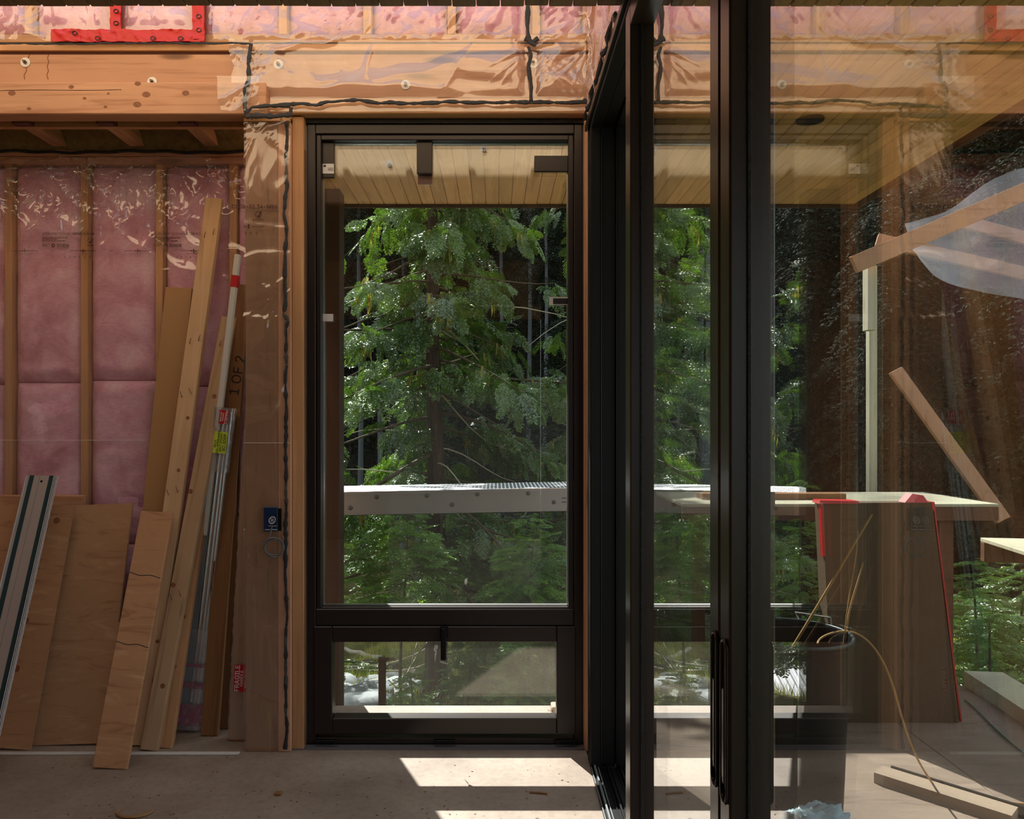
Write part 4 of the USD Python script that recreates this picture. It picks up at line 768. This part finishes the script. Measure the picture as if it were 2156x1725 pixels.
obj('lumber', box(X(1480, 4.9), X(1785, 4.9), 4.92, 5.06, 1.086, 1.124, .002), M['brown'], label='brown timber offcut lying on the far work table', cat='lumber')
t2 = table('work_table', 'white-topped work table at the right edge outside', 2.19, 3.4, 2.75, 3.45, 1.045, .09, ((1, -1), (1, 1)), m='white_top' if 'white_top' in M else 'ply_grey', rot=-.16)
# shelter frame with tarpaulin
def bar(p, q, w, th, up=(0, 0, 1)):
    p, q = np.array(p, float), np.array(q, float); d = q - p; L = np.linalg.norm(d); d /= L; s = np.cross(d, up); s /= np.linalg.norm(s); u = np.cross(s, d)
    b = box(-w / 2, w / 2, -th / 2, th / 2, 0, L, .003); m = np.eye(4); m[:3, 0], m[:3, 1], m[:3, 2], m[:3, 3] = u, s, d, p; b.apply_transform(m); return b
xq, yq = X(1839, 5.8), 5.8
sp = thing('shelter_post', 'slim pale post of the shelter frame, with a short pale cleat near its top', 'post')
obj('post', box(xq - .03, xq + .03, yq, yq + .06, -1.5, Z(560, 5.8), .003), M['white_lumber'], sp)
obj('cleat', box(X(1828, 5.7), X(1845, 5.7), 5.70, 5.79, Z(695, 5.7), Z(548, 5.7), .003), M['white_lumber'], sp)
rf = obj('rafter', bar(P(1797, 558, 5.60), P(2330, 330, 5.60), .045, .13, (0, 1, 0)), M['fir_x'], label='long sloping rafter of the tarpaulin shelter, pale sunlit end outward', cat='rafter')
obj('purlin', bar(P(1846, 505, 6.2), P(2260, 600, 5.9), .04, .10, (0, 1, 0)), M['fir_x'], label='lower purlin running under the tarpaulin', cat='purlin')
obj('purlin', bar(P(2010, 462, 6.4), P(2260, 530, 6.1), .04, .10, (0, 1, 0)), M['fir_x'], label='upper purlin running under the tarpaulin', cat='purlin')
obj('brace', bar(P(1885, 780, 5.75), P(2112, 1096, 5.35), .04, .10, (0, 1, 0)), M['fir_z'], label='diagonal brace of the shelter coming down behind the work table', cat='brace')
top = smooth_line([P(1905, 470, 6.5), P(1965, 455, 6.5), P(2015, 430, 6.6), P(2060, 395, 6.6), P(2170, 352, 6.7), P(2330, 320, 6.8)], 60); bot = smooth_line([P(1928, 530, 5.7), P(1950, 562, 5.6), P(1985, 590, 5.5), P(2040, 608, 5.5), P(2156, 632, 5.5), P(2330, 660, 5.5)], 60)
nt = 24; ww = np.linspace(0, 1, nt)[:, None, None]; TV = top[None] * (1 - ww) + bot[None] * ww
TV[..., 2] += -.06 * np.sin(PI * ww[..., 0]) + .03 * (meshkit.fbm(TV * 3.0, 3, 5) - .5); TV[..., 1] += .05 * (meshkit.fbm(TV * 4.0 + 3, 3, 6) - .5)
obj('tarpaulin', tm(TV.reshape(-1, 3), grid(60, nt)), M['tarp'], smooth=True, label='translucent white tarpaulin sagging over the shelter rafters', cat='tarpaulin')
# ================================================================== GROUND, FOREST
def ground(x, y):
    x, y = np.asarray(x, float), np.asarray(y, float)
    g = np.interp(y, [0, 4, 6, 8, 12, 16, 25, 40, 55, 90, 140], [-1.0, -1.0, -1.15, -1.45, -2.2, -2.9, -3.9, -3.2, 6.0, 46, 92])
    g = g - 1.6 * np.clip((-2.2 - x) / 3.0, 0, 1) * np.clip((y - 8) / 4, 0, 1) * np.clip((24 - y) / 6, 0, 1)
    g = g + .8 * np.clip((x - 3) / 6, 0, 1) * np.clip((y - 4) / 4, 0, 1) * np.clip((30 - y) / 8, 0, 1)
    return g + .5 * (meshkit.fbm(np.stack([x * .35, y * .35, 0 * x], -1), 4, 2) - .5) * np.clip(y / 12, .2, 1)
gx = np.r_[np.linspace(-90, -14, 26), np.linspace(-13, 16, 88), np.linspace(17.5, 95, 26)]; gy = np.r_[np.linspace(-20, 3.6, 8), np.linspace(4, 24, 62), np.linspace(25, 34, 10)]
xx, yy = np.meshgrid(gx, gy); GV = np.stack([xx, yy, ground(xx, yy)], -1).reshape(-1, 3)
M['soil'] = mat('forest_floor', {'tc': ('texture_coordinate', {}), 'n1': ('noise_texture', {'scale': .55, 'detail': 5.0, 'roughness': .65}), 'n2': ('noise_texture', {'scale': 9.0, 'detail': 4.0, 'roughness': .7}),
    'r1': ('rgb_ramp', {'ramp': [(.32, srgb(58, 64, 30)), (.5, srgb(96, 98, 52)), (.66, srgb(132, 124, 76))]}), 'r2': ('rgb_ramp', {'ramp': [(.3, (.5, .5, .5)), (.65, (1.1, 1.1, 1.0))]}), 'mx': ('mix_color', {'blend_type': 'multiply', 'fac': 1.0}), 'p': ('principled_bsdf', {'roughness': .9, 'specular_ior_level': .1})},
    [('tc.object', 'n1.vector'), ('tc.object', 'n2.vector'), ('n1.fac', 'r1.fac'), ('n2.fac', 'r2.fac'), ('r1.color', 'mx.a'), ('r2.color', 'mx.b'), ('mx.result', 'p.base_color')])
M['duff'] = plain('hillside_duff', srgb(46, 38, 30), .9, var=.35, bs=3)  # far ground coloured darker to stand for the forest shade
obj('ground', tm(GV, grid(len(gx), len(gy))), M['soil'], smooth=True, label='uneven grassy ground sloping from the house up to the forest', kind='structure')
gy2 = np.linspace(34, 130, 44); xx, yy = np.meshgrid(gx, gy2); obj('hillside', tm(np.stack([xx, yy, ground(xx, yy)], -1).reshape(-1, 3), grid(len(gx), len(gy2))), M['duff'], smooth=True, label='steep forest hillside with shade put into its dark colour, closing off the view', kind='structure')

def leafmat(name, a, b, trans=.35, rough=.38, spec=.5, coat=0.0):
    n = {'tc': ('texture_coordinate', {}), 'nz': ('noise_texture', {'scale': 1.6, 'detail': 3.0}), 'r': ('rgb_ramp', {'ramp': [(.3, a), (.7, b)]}), 'p': ('principled_bsdf', {'roughness': rough, 'specular_ior_level': spec, 'coat_weight': coat, 'coat_roughness': .22}), 't': ('translucent_bsdf', {}),
         'tn': ('mix_color', {'blend_type': 'multiply', 'fac': 1.0, 'b': (1.5, 1.6, .55)}), 'm': ('mix_closure', {'fac': trans}), 'gp': ('geometry', {})}
    l = [('gp.position', 'nz.vector'), ('nz.fac', 'r.fac'), ('r.color', 'p.base_color'), ('r.color', 'tn.a'), ('tn.result', 't.color'), ('p.BSDF', 'm.closure1'), ('t.BSDF', 'm.closure2')]
    return mat(name, n, l, surface='m.closure')
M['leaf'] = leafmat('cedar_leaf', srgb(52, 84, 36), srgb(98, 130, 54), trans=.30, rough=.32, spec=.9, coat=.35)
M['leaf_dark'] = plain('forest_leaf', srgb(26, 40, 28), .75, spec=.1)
M['leaf_bright'] = leafmat('shrub_leaf', srgb(74, 112, 50), srgb(116, 150, 70))
M['grass'] = leafmat('grass_blade', srgb(124, 136, 68), srgb(190, 180, 112), rough=.6, spec=.2)
M['bark'] = mat('bark', {'tc': ('texture_coordinate', {}), 'mp': ('mapping', {'scale': (22, 22, 2.2)}), 'nz': ('noise_texture', {'scale': 1.0, 'detail': 8.0, 'roughness': .7, 'distortion': .7}), 'r': ('rgb_ramp', {'ramp': [(.3, srgb(44, 36, 31)), (.55, srgb(80, 68, 58)), (.75, srgb(108, 96, 84))]}), 'b': ('bump', {'strength': .9, 'distance': .02}), 'p': ('principled_bsdf', {'roughness': .85, 'specular_ior_level': .15})},
    [('tc.object', 'mp.vector'), ('mp.vector', 'nz.vector'), ('nz.fac', 'r.fac'), ('r.color', 'p.base_color'), ('nz.fac', 'b.height'), ('b.normal', 'p.normal')])
M['bark_pale'] = plain('pale_trunk_bark', srgb(96, 100, 102), .85, bump=.5, bs=30, var=.25)
M['twig'] = plain('mossy_branch', srgb(78, 68, 50), .85, var=.35, bs=60)
M['dead'] = plain('bare_dead_branch', srgb(168, 160, 140), .75, bump=.4, bs=60, var=.2)
M['lichen'] = leafmat('hanging_lichen', srgb(128, 124, 72), srgb(160, 152, 96), trans=.4, rough=.8, spec=.1)

def spray(seed, pairs=11, sub=5, droop=.35):
    """One flat frond of unit length along +x: side twigs in the xy plane with small scale-leaf blades, drooping to -z."""
    r = np.random.default_rng(seed); V, Fc = [], []
    def z_of(d): return -droop * d * d
    def blade(p, d, L, w):
        d = d / np.linalg.norm(d); n = np.array([-d[1], d[0], 0]); n /= np.linalg.norm(n) + 1e-9; i = len(V); up = np.array([0, 0, w * r.uniform(-.9, .9)])
        V.extend([p, p + d * L * .45 + n * w + up, p + d * L, p + d * L * .45 - n * w - up]); Fc.extend([[i, i + 1, i + 2], [i, i + 2, i + 3]])
    for k in range(pairs):
        t = .06 + .92 * k / (pairs - 1)
        for s in (-1, 1):
            L = (.30 * math.sin(PI * min(1, .28 + .70 * t)) + .05) * r.uniform(.75, 1.15); a = s * r.uniform(.75, 1.05); p0 = np.array([t, 0, z_of(t)]); d = np.array([math.cos(a), math.sin(a), -.15 - .3 * t])
            for j in range(sub):
                f = (j + .3) / sub; p = p0 + d * L * f + np.array([0, 0, -.12 * (L * f) ** 1.2])
                for s2 in (-1, 1):
                    b = a + s2 * r.uniform(.45, .75); blade(p, np.array([math.cos(b), math.sin(b), -.2]), .10 * r.uniform(.7, 1.25), .021)
            blade(p0 + d * L * .9, d, .12, .022)
    for k in range(12): blade(np.array([k / 12, 0, z_of(k / 12)]), np.array([1, r.uniform(-.2, .2), -.1]), .10, .012)
    return tm(V, Fc)
SPR = [spray(1), spray(2, 10, 4, .5), spray(3, 12, 5, .2)]
LOW = [spray(5, 6, 2, .35), spray(6, 6, 2, .5)]
def frame_of(d, roll):
    d = d / np.linalg.norm(d); s = np.cross([0, 0, 1.0], d); s = s / (np.linalg.norm(s) + 1e-9); u = np.cross(d, s)
    c, k = math.cos(roll), math.sin(roll); return np.stack([d, c * s + k * u, -k * s + c * u], 1)
def instancer(name, parent, protos, m, places, label=None):
    """foliage: one PointInstancer-backed part; places = [(proto, position, direction, roll, size)]"""
    path = npath(pth(parent), name); pi = UsdGeom.PointInstancer.Define(stage, path); UsdGeom.Scope.Define(stage, path + '/protos')
    tg = []
    for i, s in enumerate(protos): usdkit.mesh(stage, f'{path}/protos/frond_{i:03d}', s, m); tg.append(Sdf.Path(f'{path}/protos/frond_{i:03d}'))
    pi.CreatePrototypesRel().SetTargets(tg); q, pos, sc, ix = [], [], [], []
    for k, p, d, roll, s in places:
        R3 = frame_of(np.asarray(d, float), roll); t = trimesh.transformations.quaternion_from_matrix(np.block([[R3, np.zeros((3, 1))], [np.zeros((1, 3)), np.ones((1, 1))]]))
        q.append(Gf.Quath(float(t[0]), float(t[1]), float(t[2]), float(t[3]))); pos.append(Gf.Vec3f(*map(float, p))); sc.append(Gf.Vec3f(float(s), float(s), float(s))); ix.append(int(k))
    pi.CreateProtoIndicesAttr(Vt.IntArray(ix)); pi.CreatePositionsAttr(Vt.Vec3fArray(pos)); pi.CreateOrientationsAttr(Vt.QuathArray(q)); pi.CreateScalesAttr(Vt.Vec3fArray(sc))
    return tag(pi, label, kind='stuff')
def joined(protos, places):
    V, Fc, n = [], [], 0
    for k, p, d, roll, s in places:
        R3 = frame_of(np.asarray(d, float), roll) * s; m = protos[k]; V.append(m.vertices @ R3.T + np.asarray(p)); Fc.append(m.faces + n); n += len(m.vertices)
    return tm(np.vstack(V), np.vstack(Fc))
# ---- the big conifer behind the plank
def big_tree(name, label, x, y, z0, H, r0, R, nb, seed, lo, protos, m, size=.42, trunk='bark', keep=None, dens=1.0, dead=10, lich=True, spacing=.10, clump=.40):
    r = np.random.default_rng(seed); t = thing(name, label, 'tree', (x, y, z0)); zs = np.linspace(-.3, H, 40)
    obj('trunk', tube([np.array([.03 * math.sin(z * .9), .03 * math.cos(z * 1.1), z]) for z in zs], r0 * (1 - zs / H * .75) * (1 + .5 * np.clip(.4 - zs, 0, 1)), 16), M[trunk], t, smooth=True)
    pl, li = [], []
    for k in range(nb):
        h = lo + (H - lo) * (k + r.random()) / nb; a = k * 2.399 + r.uniform(-.9, .9); L = R * (1 - .72 * (h - lo) / (H - lo)) * r.uniform(.45, 1.12)
        d = np.array([math.cos(a), math.sin(a), r.uniform(-.12, .12)]); pts = []; dr = r.uniform(.16, .5)
        for f in np.linspace(0, 1, 9): pts.append(np.array([0, 0, h]) + d * L * f + np.array([0, 0, L * (-.10 * f - dr * f * f + .14 * f ** 4)]) + .04 * L * f * np.array([math.sin(5 * f + k), math.cos(4 * f + k), 0]))
        pts = np.array(pts)
        if keep and not keep(pts[-1] + [x, y, z0], pts[4] + [x, y, z0]): continue
        obj('branch', tube(pts, np.linspace(.024, .004, 9) * (L / 2.2) ** .5, 6), M['twig'], t, smooth=True)
        n = int(L / spacing * dens)
        for j in range(n):
            f = .16 + .84 * (j + r.random()) / n; i = min(7, int(f * 8)); p = pts[i] + (pts[i + 1] - pts[i]) * (f * 8 - i); ax = pts[i + 1] - pts[i]; ax /= np.linalg.norm(ax)
            if clump and meshkit.noise(np.array([f * L * 2.6, k * 3.7, 1.0]), 6) < clump: continue
            for s in ((-1, 1) if r.random() < .8 else (r.choice((-1, 1)),)):
                side = np.cross(ax, [0, 0, 1]) * s; q = ax * r.uniform(.1, 1.0) + side * r.uniform(.2, 1.1) + np.array([0, 0, -r.normal(.45, .45)]); p = p + side * r.uniform(0, .22) + np.array([0, 0, r.uniform(-.12, .04)])
                pl.append((r.integers(len(protos)), p, q, r.uniform(-1, 1), size * r.uniform(.6, 1.15) * (1.1 - .45 * f)))
            if lich and r.random() < .16: li.append((p, r.uniform(.08, .28)))
        pl.append((r.integers(len(protos)), pts[-1], pts[-1] - pts[-2] + [0, 0, -.1], 0, size))
    instancer('foliage', t, protos, m, pl)
    dd = []
    for k in range(dead):
        h = r.uniform(.5, H * .7); a = r.uniform(0, 2 * PI); L = r.uniform(.7, 2.3); d = np.array([math.cos(a), math.sin(a), r.uniform(-.75, .25)])
        p = [np.array([0, 0, h]) + d * L * f + np.array([0, 0, .10 * math.sin(f * 4 + k)]) for f in np.linspace(0, 1, 7)]; obj('dead_branch', tube(p, np.linspace(.012, .003, 7), 6), M['dead'], t)
    if li:
        V, Fc = [], []
        for p, L in li:
            for s in range(4):
                o = p + r.normal(0, .02, 3); i = len(V); w = r.uniform(.006, .014); an = r.uniform(0, PI); wv = np.array([math.cos(an), math.sin(an), 0]) * w
                V.extend([o - wv, o + wv, o + wv * .5 + [0, 0, -L * r.uniform(.5, 1)] + r.normal(0, .012, 3), o - wv * .6 + [0, 0, -L * r.uniform(.5, 1)] + r.normal(0, .012, 3)]); Fc.extend([[i, i + 1, i + 2], [i, i + 2, i + 3]])
        tag(obj('lichen', tm(V, Fc), M['lichen'], t), kind='stuff')
    return t
YT = 9.0; xt = X(915, YT)
notsun = lambda tip, mid: not (tip[0] < -1.7 and tip[2] > 5.2) and not (tip[1] < YT - 1.1 and abs(tip[0] - xt) < 1.15 and mid[2] < 1.9)
big_tree('conifer', 'large drooping conifer with a thick bare trunk directly behind the scaffold plank', xt, YT, float(ground(xt, YT)), 7.1, .145, 3.0, 74, 11, 1.4, SPR, M['leaf'], size=.33, keep=notsun, dead=30, spacing=.048)
xt2, yt2 = 1.75, 10.5
big_tree('conifer', 'second green conifer just right of the big trunk, hanging into the view', xt2, yt2, float(ground(xt2, yt2)), 7.9, .12, 2.6, 46, 12, .9, SPR, M['leaf'], size=.35, dead=6, spacing=.06)
xt3, yt3 = -3.4, 10.0
big_tree('conifer', 'conifer beyond the porch post whose branches reach in from the left', xt3, yt3, float(ground(xt3, yt3)), 6.4, .12, 2.5, 40, 13, .6, SPR, M['leaf'], size=.34, dead=10, spacing=.06)
# young conifers by the deck
def shrub(label, x, y, H, R, seed, nb=26, m='leaf_bright', name='young_conifer', hmin=.04):
    r = np.random.default_rng(seed); z0 = float(ground(x, y)); t = thing(name, label, 'shrub', (x, y, z0))
    obj('stem', tube([np.array([.04 * math.sin(z * 2 + seed), .03 * math.cos(z * 2), z]) for z in np.linspace(-.05, H, 12)], np.linspace(.022, .004, 12), 6), M['twig'], t); pl = []
    for k in range(nb * 6):
        h = H * (hmin + (1 - hmin) * r.random()); a = r.uniform(0, 2 * PI); L = R * (1 - .8 * max(0, h / H - hmin) / (1 - hmin)); d = np.array([math.cos(a), math.sin(a), r.uniform(-.15, .45)])
        pl.append((r.integers(3), np.array([0, 0, h]) + d * L * r.uniform(.05, .55), d, r.uniform(-.4, .4), r.uniform(.32, .6) * max(.25, L)))
    instancer('foliage', t, SPR, M[m], pl); return t
shrub('young light green conifer rising past the right end of the deck kerb', X(2052, 6.3), 6.3, Z(1175, 6.3) - float(ground(X(2052, 6.3), 6.3)), .42, 1, 30)
shrub('bushy young conifer against the deck kerb at the right', X(2090, 5.6), 5.6, Z(1290, 5.6) - float(ground(X(2090, 5.6), 5.6)), .52, 2, 34)
shrub('small leafy seedling below the scaffold plank, right of the big trunk', X(1120, 7.6), 7.6, 2.1, .85, 3, 34, 'leaf_bright', hmin=.4)  # shaded spot: brighter leaf colour stands in for sunlight
shrub('young tree with sunlight put into its leaf colour, left of the big trunk, under the scaffold plank', X(850, 7.8), 7.8, 2.35, .8, 4, 40, 'leaf_bright', hmin=.5)  # also in shade, its leaves lightened to look sunlit
shrub('low green seedling behind the right side of the awning sash', X(1080, 7.0), 7.0, .75, .5, 5, 22)
shrub('tangled low shrub in the middle of the awning sash view', X(985, 8.0), 8.0, .9, .6, 6, 26)
shrub('spreading low shrub at the corner of the grassy patch', X(1165, 7.6), 7.6, .9, .6, 7, 26)
shrub('green sapling between the tan pack and the porch', X(1690, 6.6), 6.6, 2.3, .6, 8, 34)
shrub('low shrub in front of the grey rocks', X(870, 7.2), 7.2, .55, .45, 9, 20)
shrub('dark bushy conifer beyond the deck kerb, behind the right end of the tables', 4.95, 7.6, .95, .8, 11, 30, 'leaf')
shrub('dark low conifer on the slope at the far right, beyond the young green one', 6.2, 9.0, 1.25, 1.1, 12, 34, 'leaf')
# rocks, logs, stake
M['rock'] = plain('blue_grey_rock', srgb(138, 146, 148), .85, bump=.6, bs=8, var=.22)
rocks = []; ro = np.random.default_rng(4); kinds = ('blue-grey boulder of the rubble heap seen low through the awning sash')
for i in range(30):
    u, v = ro.uniform(690, 862), ro.uniform(1425, 1505); s = ro.uniform(.06, .17) * (1.25 if v > 1450 else .85)
    for y in np.arange(6.0, 13, .1):
        if Z(v, y) < float(ground(X(u, y), y)): break
    m = trimesh.creation.icosphere(2, 1.0); vv = m.vertices; vv = np.sign(vv) * np.abs(vv) ** .8; vv = vv * (.7 + .6 * meshkit.fbm(vv * 1.3 + i * 7, 3, i))[:, None] * np.array([s * 1.3, s, s * .8]); m.vertices = vv + np.array([X(u, y), y, float(ground(X(u, y), y)) + s * .15])
    _rk = obj('rock', m, M['rock'], smooth=25, cat='rock', label='rock')
    rocks.append((u, v, s, _rk))
def ordn(k): return ('first second third fourth fifth sixth seventh eighth ninth tenth eleventh twelfth thirteenth fourteenth fifteenth sixteenth seventeenth eighteenth nineteenth twentieth twenty-first twenty-second'.split())[k]
for half, nm in ((lambda v: v < 1458, 'upper'), (lambda v: v >= 1458, 'lower')):
    for k, (u, v, s, o) in enumerate(sorted((r for r in rocks if half(r[1])), key=lambda r: r[0])): tag(o, f"{'large' if s > .17 else 'small' if s < .12 else 'middling'} blue-grey rock, {ordn(k)} from the left in the {nm} half of the rubble heap")
def log(label, p, q, r_, m): obj('log', tube(np.linspace(p, q, 8) + np.array([[0, 0, .02 * math.sin(k * 2)] for k in range(8)]), r_, 10), M[m], smooth=True, label=label, cat='log')
def gpt(u, v):
    for y in np.arange(5, 20, .05):
        if Z(v, y) < float(ground(X(u, y), y)): return np.array([X(u, y), y, Z(v, y)])
    return P(u, v, 14)
log('long thin fallen log lying above the grey rocks', gpt(690, 1400) + [0, 0, .1], gpt(880, 1432) + [0, 0, .08], .055, 'dead'); log('short thick grey log end beside the stake', gpt(770, 1418) + [0, 0, .12], gpt(840, 1428) + [0, 0, .1], .10, 'twig'); log('pale fallen pole furthest up the slope', gpt(720, 1375) + [0, 0, .1], gpt(800, 1400) + [0, 0, .1], .045, 'dead')
yk = 7.0; st = thing('survey_stake', 'dark flat-topped stake in front of the rocks', 'stake'); xs_ = X(804, yk)
obj('stake', box(xs_ - .033, xs_ + .033, yk, yk + .04, float(ground(xs_, yk)) - .1, Z(1386, yk), .003), M['dark_post'], st); obj('crosspiece', box(xs_ - .03, xs_ + .12, yk - .02, yk, Z(1390, yk), Z(1385, yk), .002), M['dark_post'], st)
# grass
gr_ = np.random.default_rng(9); V, Fc = [], []
for k in range(26000):
    y = 5.0 + 9.5 * gr_.random() ** .8; x = gr_.uniform(-.34, .62) * y * 1.05; 
    if meshkit.noise(np.array([x * .8, y * .8, 3.0]), 8) < .33: continue
    z = float(0); h = gr_.uniform(.06, .24); a = gr_.uniform(0, PI); w = np.array([math.cos(a), math.sin(a), 0]) * .006; o = np.array([x, y, z]); i = len(V)
    V += [o - w, o + w, o + np.array([gr_.normal(0, .05), gr_.normal(0, .05), h])]; Fc.append([i, i + 1, i + 2])
V = np.array(V); gz = ground(V[0::3, 0], V[0::3, 1]); V[:, 2] += np.repeat(gz, 3)
obj('grass', tm(V, Fc), M['grass'], label='dry and green grass covering the slope below the trees', cat='grass', kind='stuff')
# shed down the slope, seen mirrored in the door glass
sh = thing('shed', 'low shed with a white ribbed metal roof down the slope', 'shed', (-4.75, 14.2, float(ground(-4.75, 14.2))))
zsh = float(ground(-4.75, 14.2)); hs = -3.45 - zsh
obj('walls', box(-1.0, 1.0, -.7, .9, -.3, max(.3, hs), .01), M['mdf'], sh)
M['rooftin'] = plain('white_metal_roof', srgb(226, 228, 232), .45, bump=.0)
def roofm():
    n = 90; x = np.linspace(-1.15, 1.15, n); zz = .018 * (np.sin(x * 50) > .3); V = [(a, -.95, hs - .05 + b) for a, b in zip(x, zz)] + [(a, 1.05, hs + .75 + b) for a, b in zip(x, zz)] + [(a, -.95, hs - .09) for a in x] + [(a, 1.05, hs + .71) for a in x]
    f = []
    for i in range(n - 1): f += [[i, i + 1, n + i + 1], [i, n + i + 1, n + i], [2 * n + i, 3 * n + i + 1, 2 * n + i + 1], [2 * n + i, 3 * n + i, 3 * n + i + 1], [i, 2 * n + i, 2 * n + i + 1], [i, 2 * n + i + 1, i + 1]]
    return tm(V, f)
obj('roof', roofm(), M['rooftin'], sh)
# ---- forest behind
def pole_proto(seed, H, lo, R, nb, trunk, m, label, group, r0=.13):
    r = np.random.default_rng(seed); t = thing('forest_tree', label, 'tree', group=group); zs = np.linspace(-.5, H, 14)
    obj('trunk', tube([np.array([.05 * math.sin(z * .4 + seed), .05 * math.cos(z * .3), z]) for z in zs], r0 * (1 - zs / H * .85), 8), M[trunk], t, smooth=True); pl = []
    for k in range(nb):
        h = lo + (H - lo) * (k + r.random()) / nb; a = k * 2.399; L = R * (1 - .8 * (h - lo) / (H - lo)) * r.uniform(.6, 1.1); d = np.array([math.cos(a), math.sin(a), -.25])
        for f in np.arange(.15, 1, .28):
            for s in (-1, 1): q = d + s * np.cross(d, [0, 0, 1]) * r.uniform(.3, .9) + [0, 0, -r.uniform(0, .5)]; pl.append((r.integers(2), np.array([0, 0, h]) + d * L * f, q, r.uniform(-.5, .5), r.uniform(.7, 1.2) * (R / 2.4)))
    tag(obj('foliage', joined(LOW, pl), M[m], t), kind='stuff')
    return t
gp1, gp2, gp3 = 'tall bare trunks of the forest', 'dark bushy conifers at the back of the forest', 'mid-distance conifers in front of the forest'
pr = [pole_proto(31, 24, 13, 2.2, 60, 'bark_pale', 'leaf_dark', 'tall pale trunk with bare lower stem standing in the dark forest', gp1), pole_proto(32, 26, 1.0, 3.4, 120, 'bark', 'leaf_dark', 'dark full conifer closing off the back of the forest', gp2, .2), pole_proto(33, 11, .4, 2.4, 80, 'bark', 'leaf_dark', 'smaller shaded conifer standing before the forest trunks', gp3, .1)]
fr_ = np.random.default_rng(21); first = [True, True, True]
def plant(k, x, y, s):
    z = float(ground(x, y)) - .1; rot = fr_.uniform(0, 2 * PI)
    if first[k]:
        first[k] = False; g = UsdGeom.Xformable(pr[k]); g.ClearXformOpOrder(); UsdGeom.Xform(pr[k]).AddTransformOp(opSuffix='place').Set(Gf.Matrix4d().SetScale(s) * Gf.Matrix4d().SetRotate(Gf.Rotation(Gf.Vec3d(0, 0, 1), math.degrees(rot))) * Gf.Matrix4d().SetTranslate(Gf.Vec3d(x, y, z)))
    else: dup(pr[k], (x, y, z), rot, s)
for i in range(46):
    y = fr_.uniform(25, 44); plant(0, fr_.uniform(-.50, .85) * y, y, fr_.uniform(.8, 1.15))
for row, (y, n, a, b) in enumerate(((46, 18, -.62, .95), (53, 17, -.66, .98), (62, 15, -.7, 1.0))):
    for i in range(n): yy_ = y + fr_.uniform(-2, 2); plant(1, (a + (b - a) * (i + fr_.random()) / n) * yy_, yy_, fr_.uniform(.85, 1.25))
for i, (q, y, s) in enumerate(((.30, 17, .8), (.42, 19, .95), (.52, 16, .8), (.60, 20, 1.0), (.70, 18, 1.0), (.8, 16, .9), (-.02, 20, .75), (.10, 18, .7), (.2, 22, .8), (-.42, 20, .9), (-.52, 23, 1.0), (-.35, 25, .85), (.55, 28, 1.6), (.66, 30, 1.8), (.78, 27, 1.7), (.9, 30, 1.9), (1.05, 26, 1.7), (.46, 24, 1.1), (.35, 26, 1.1), (.9, 20, 1.1), (.64, 25, 1.2))): plant(2, q * y, y, s)
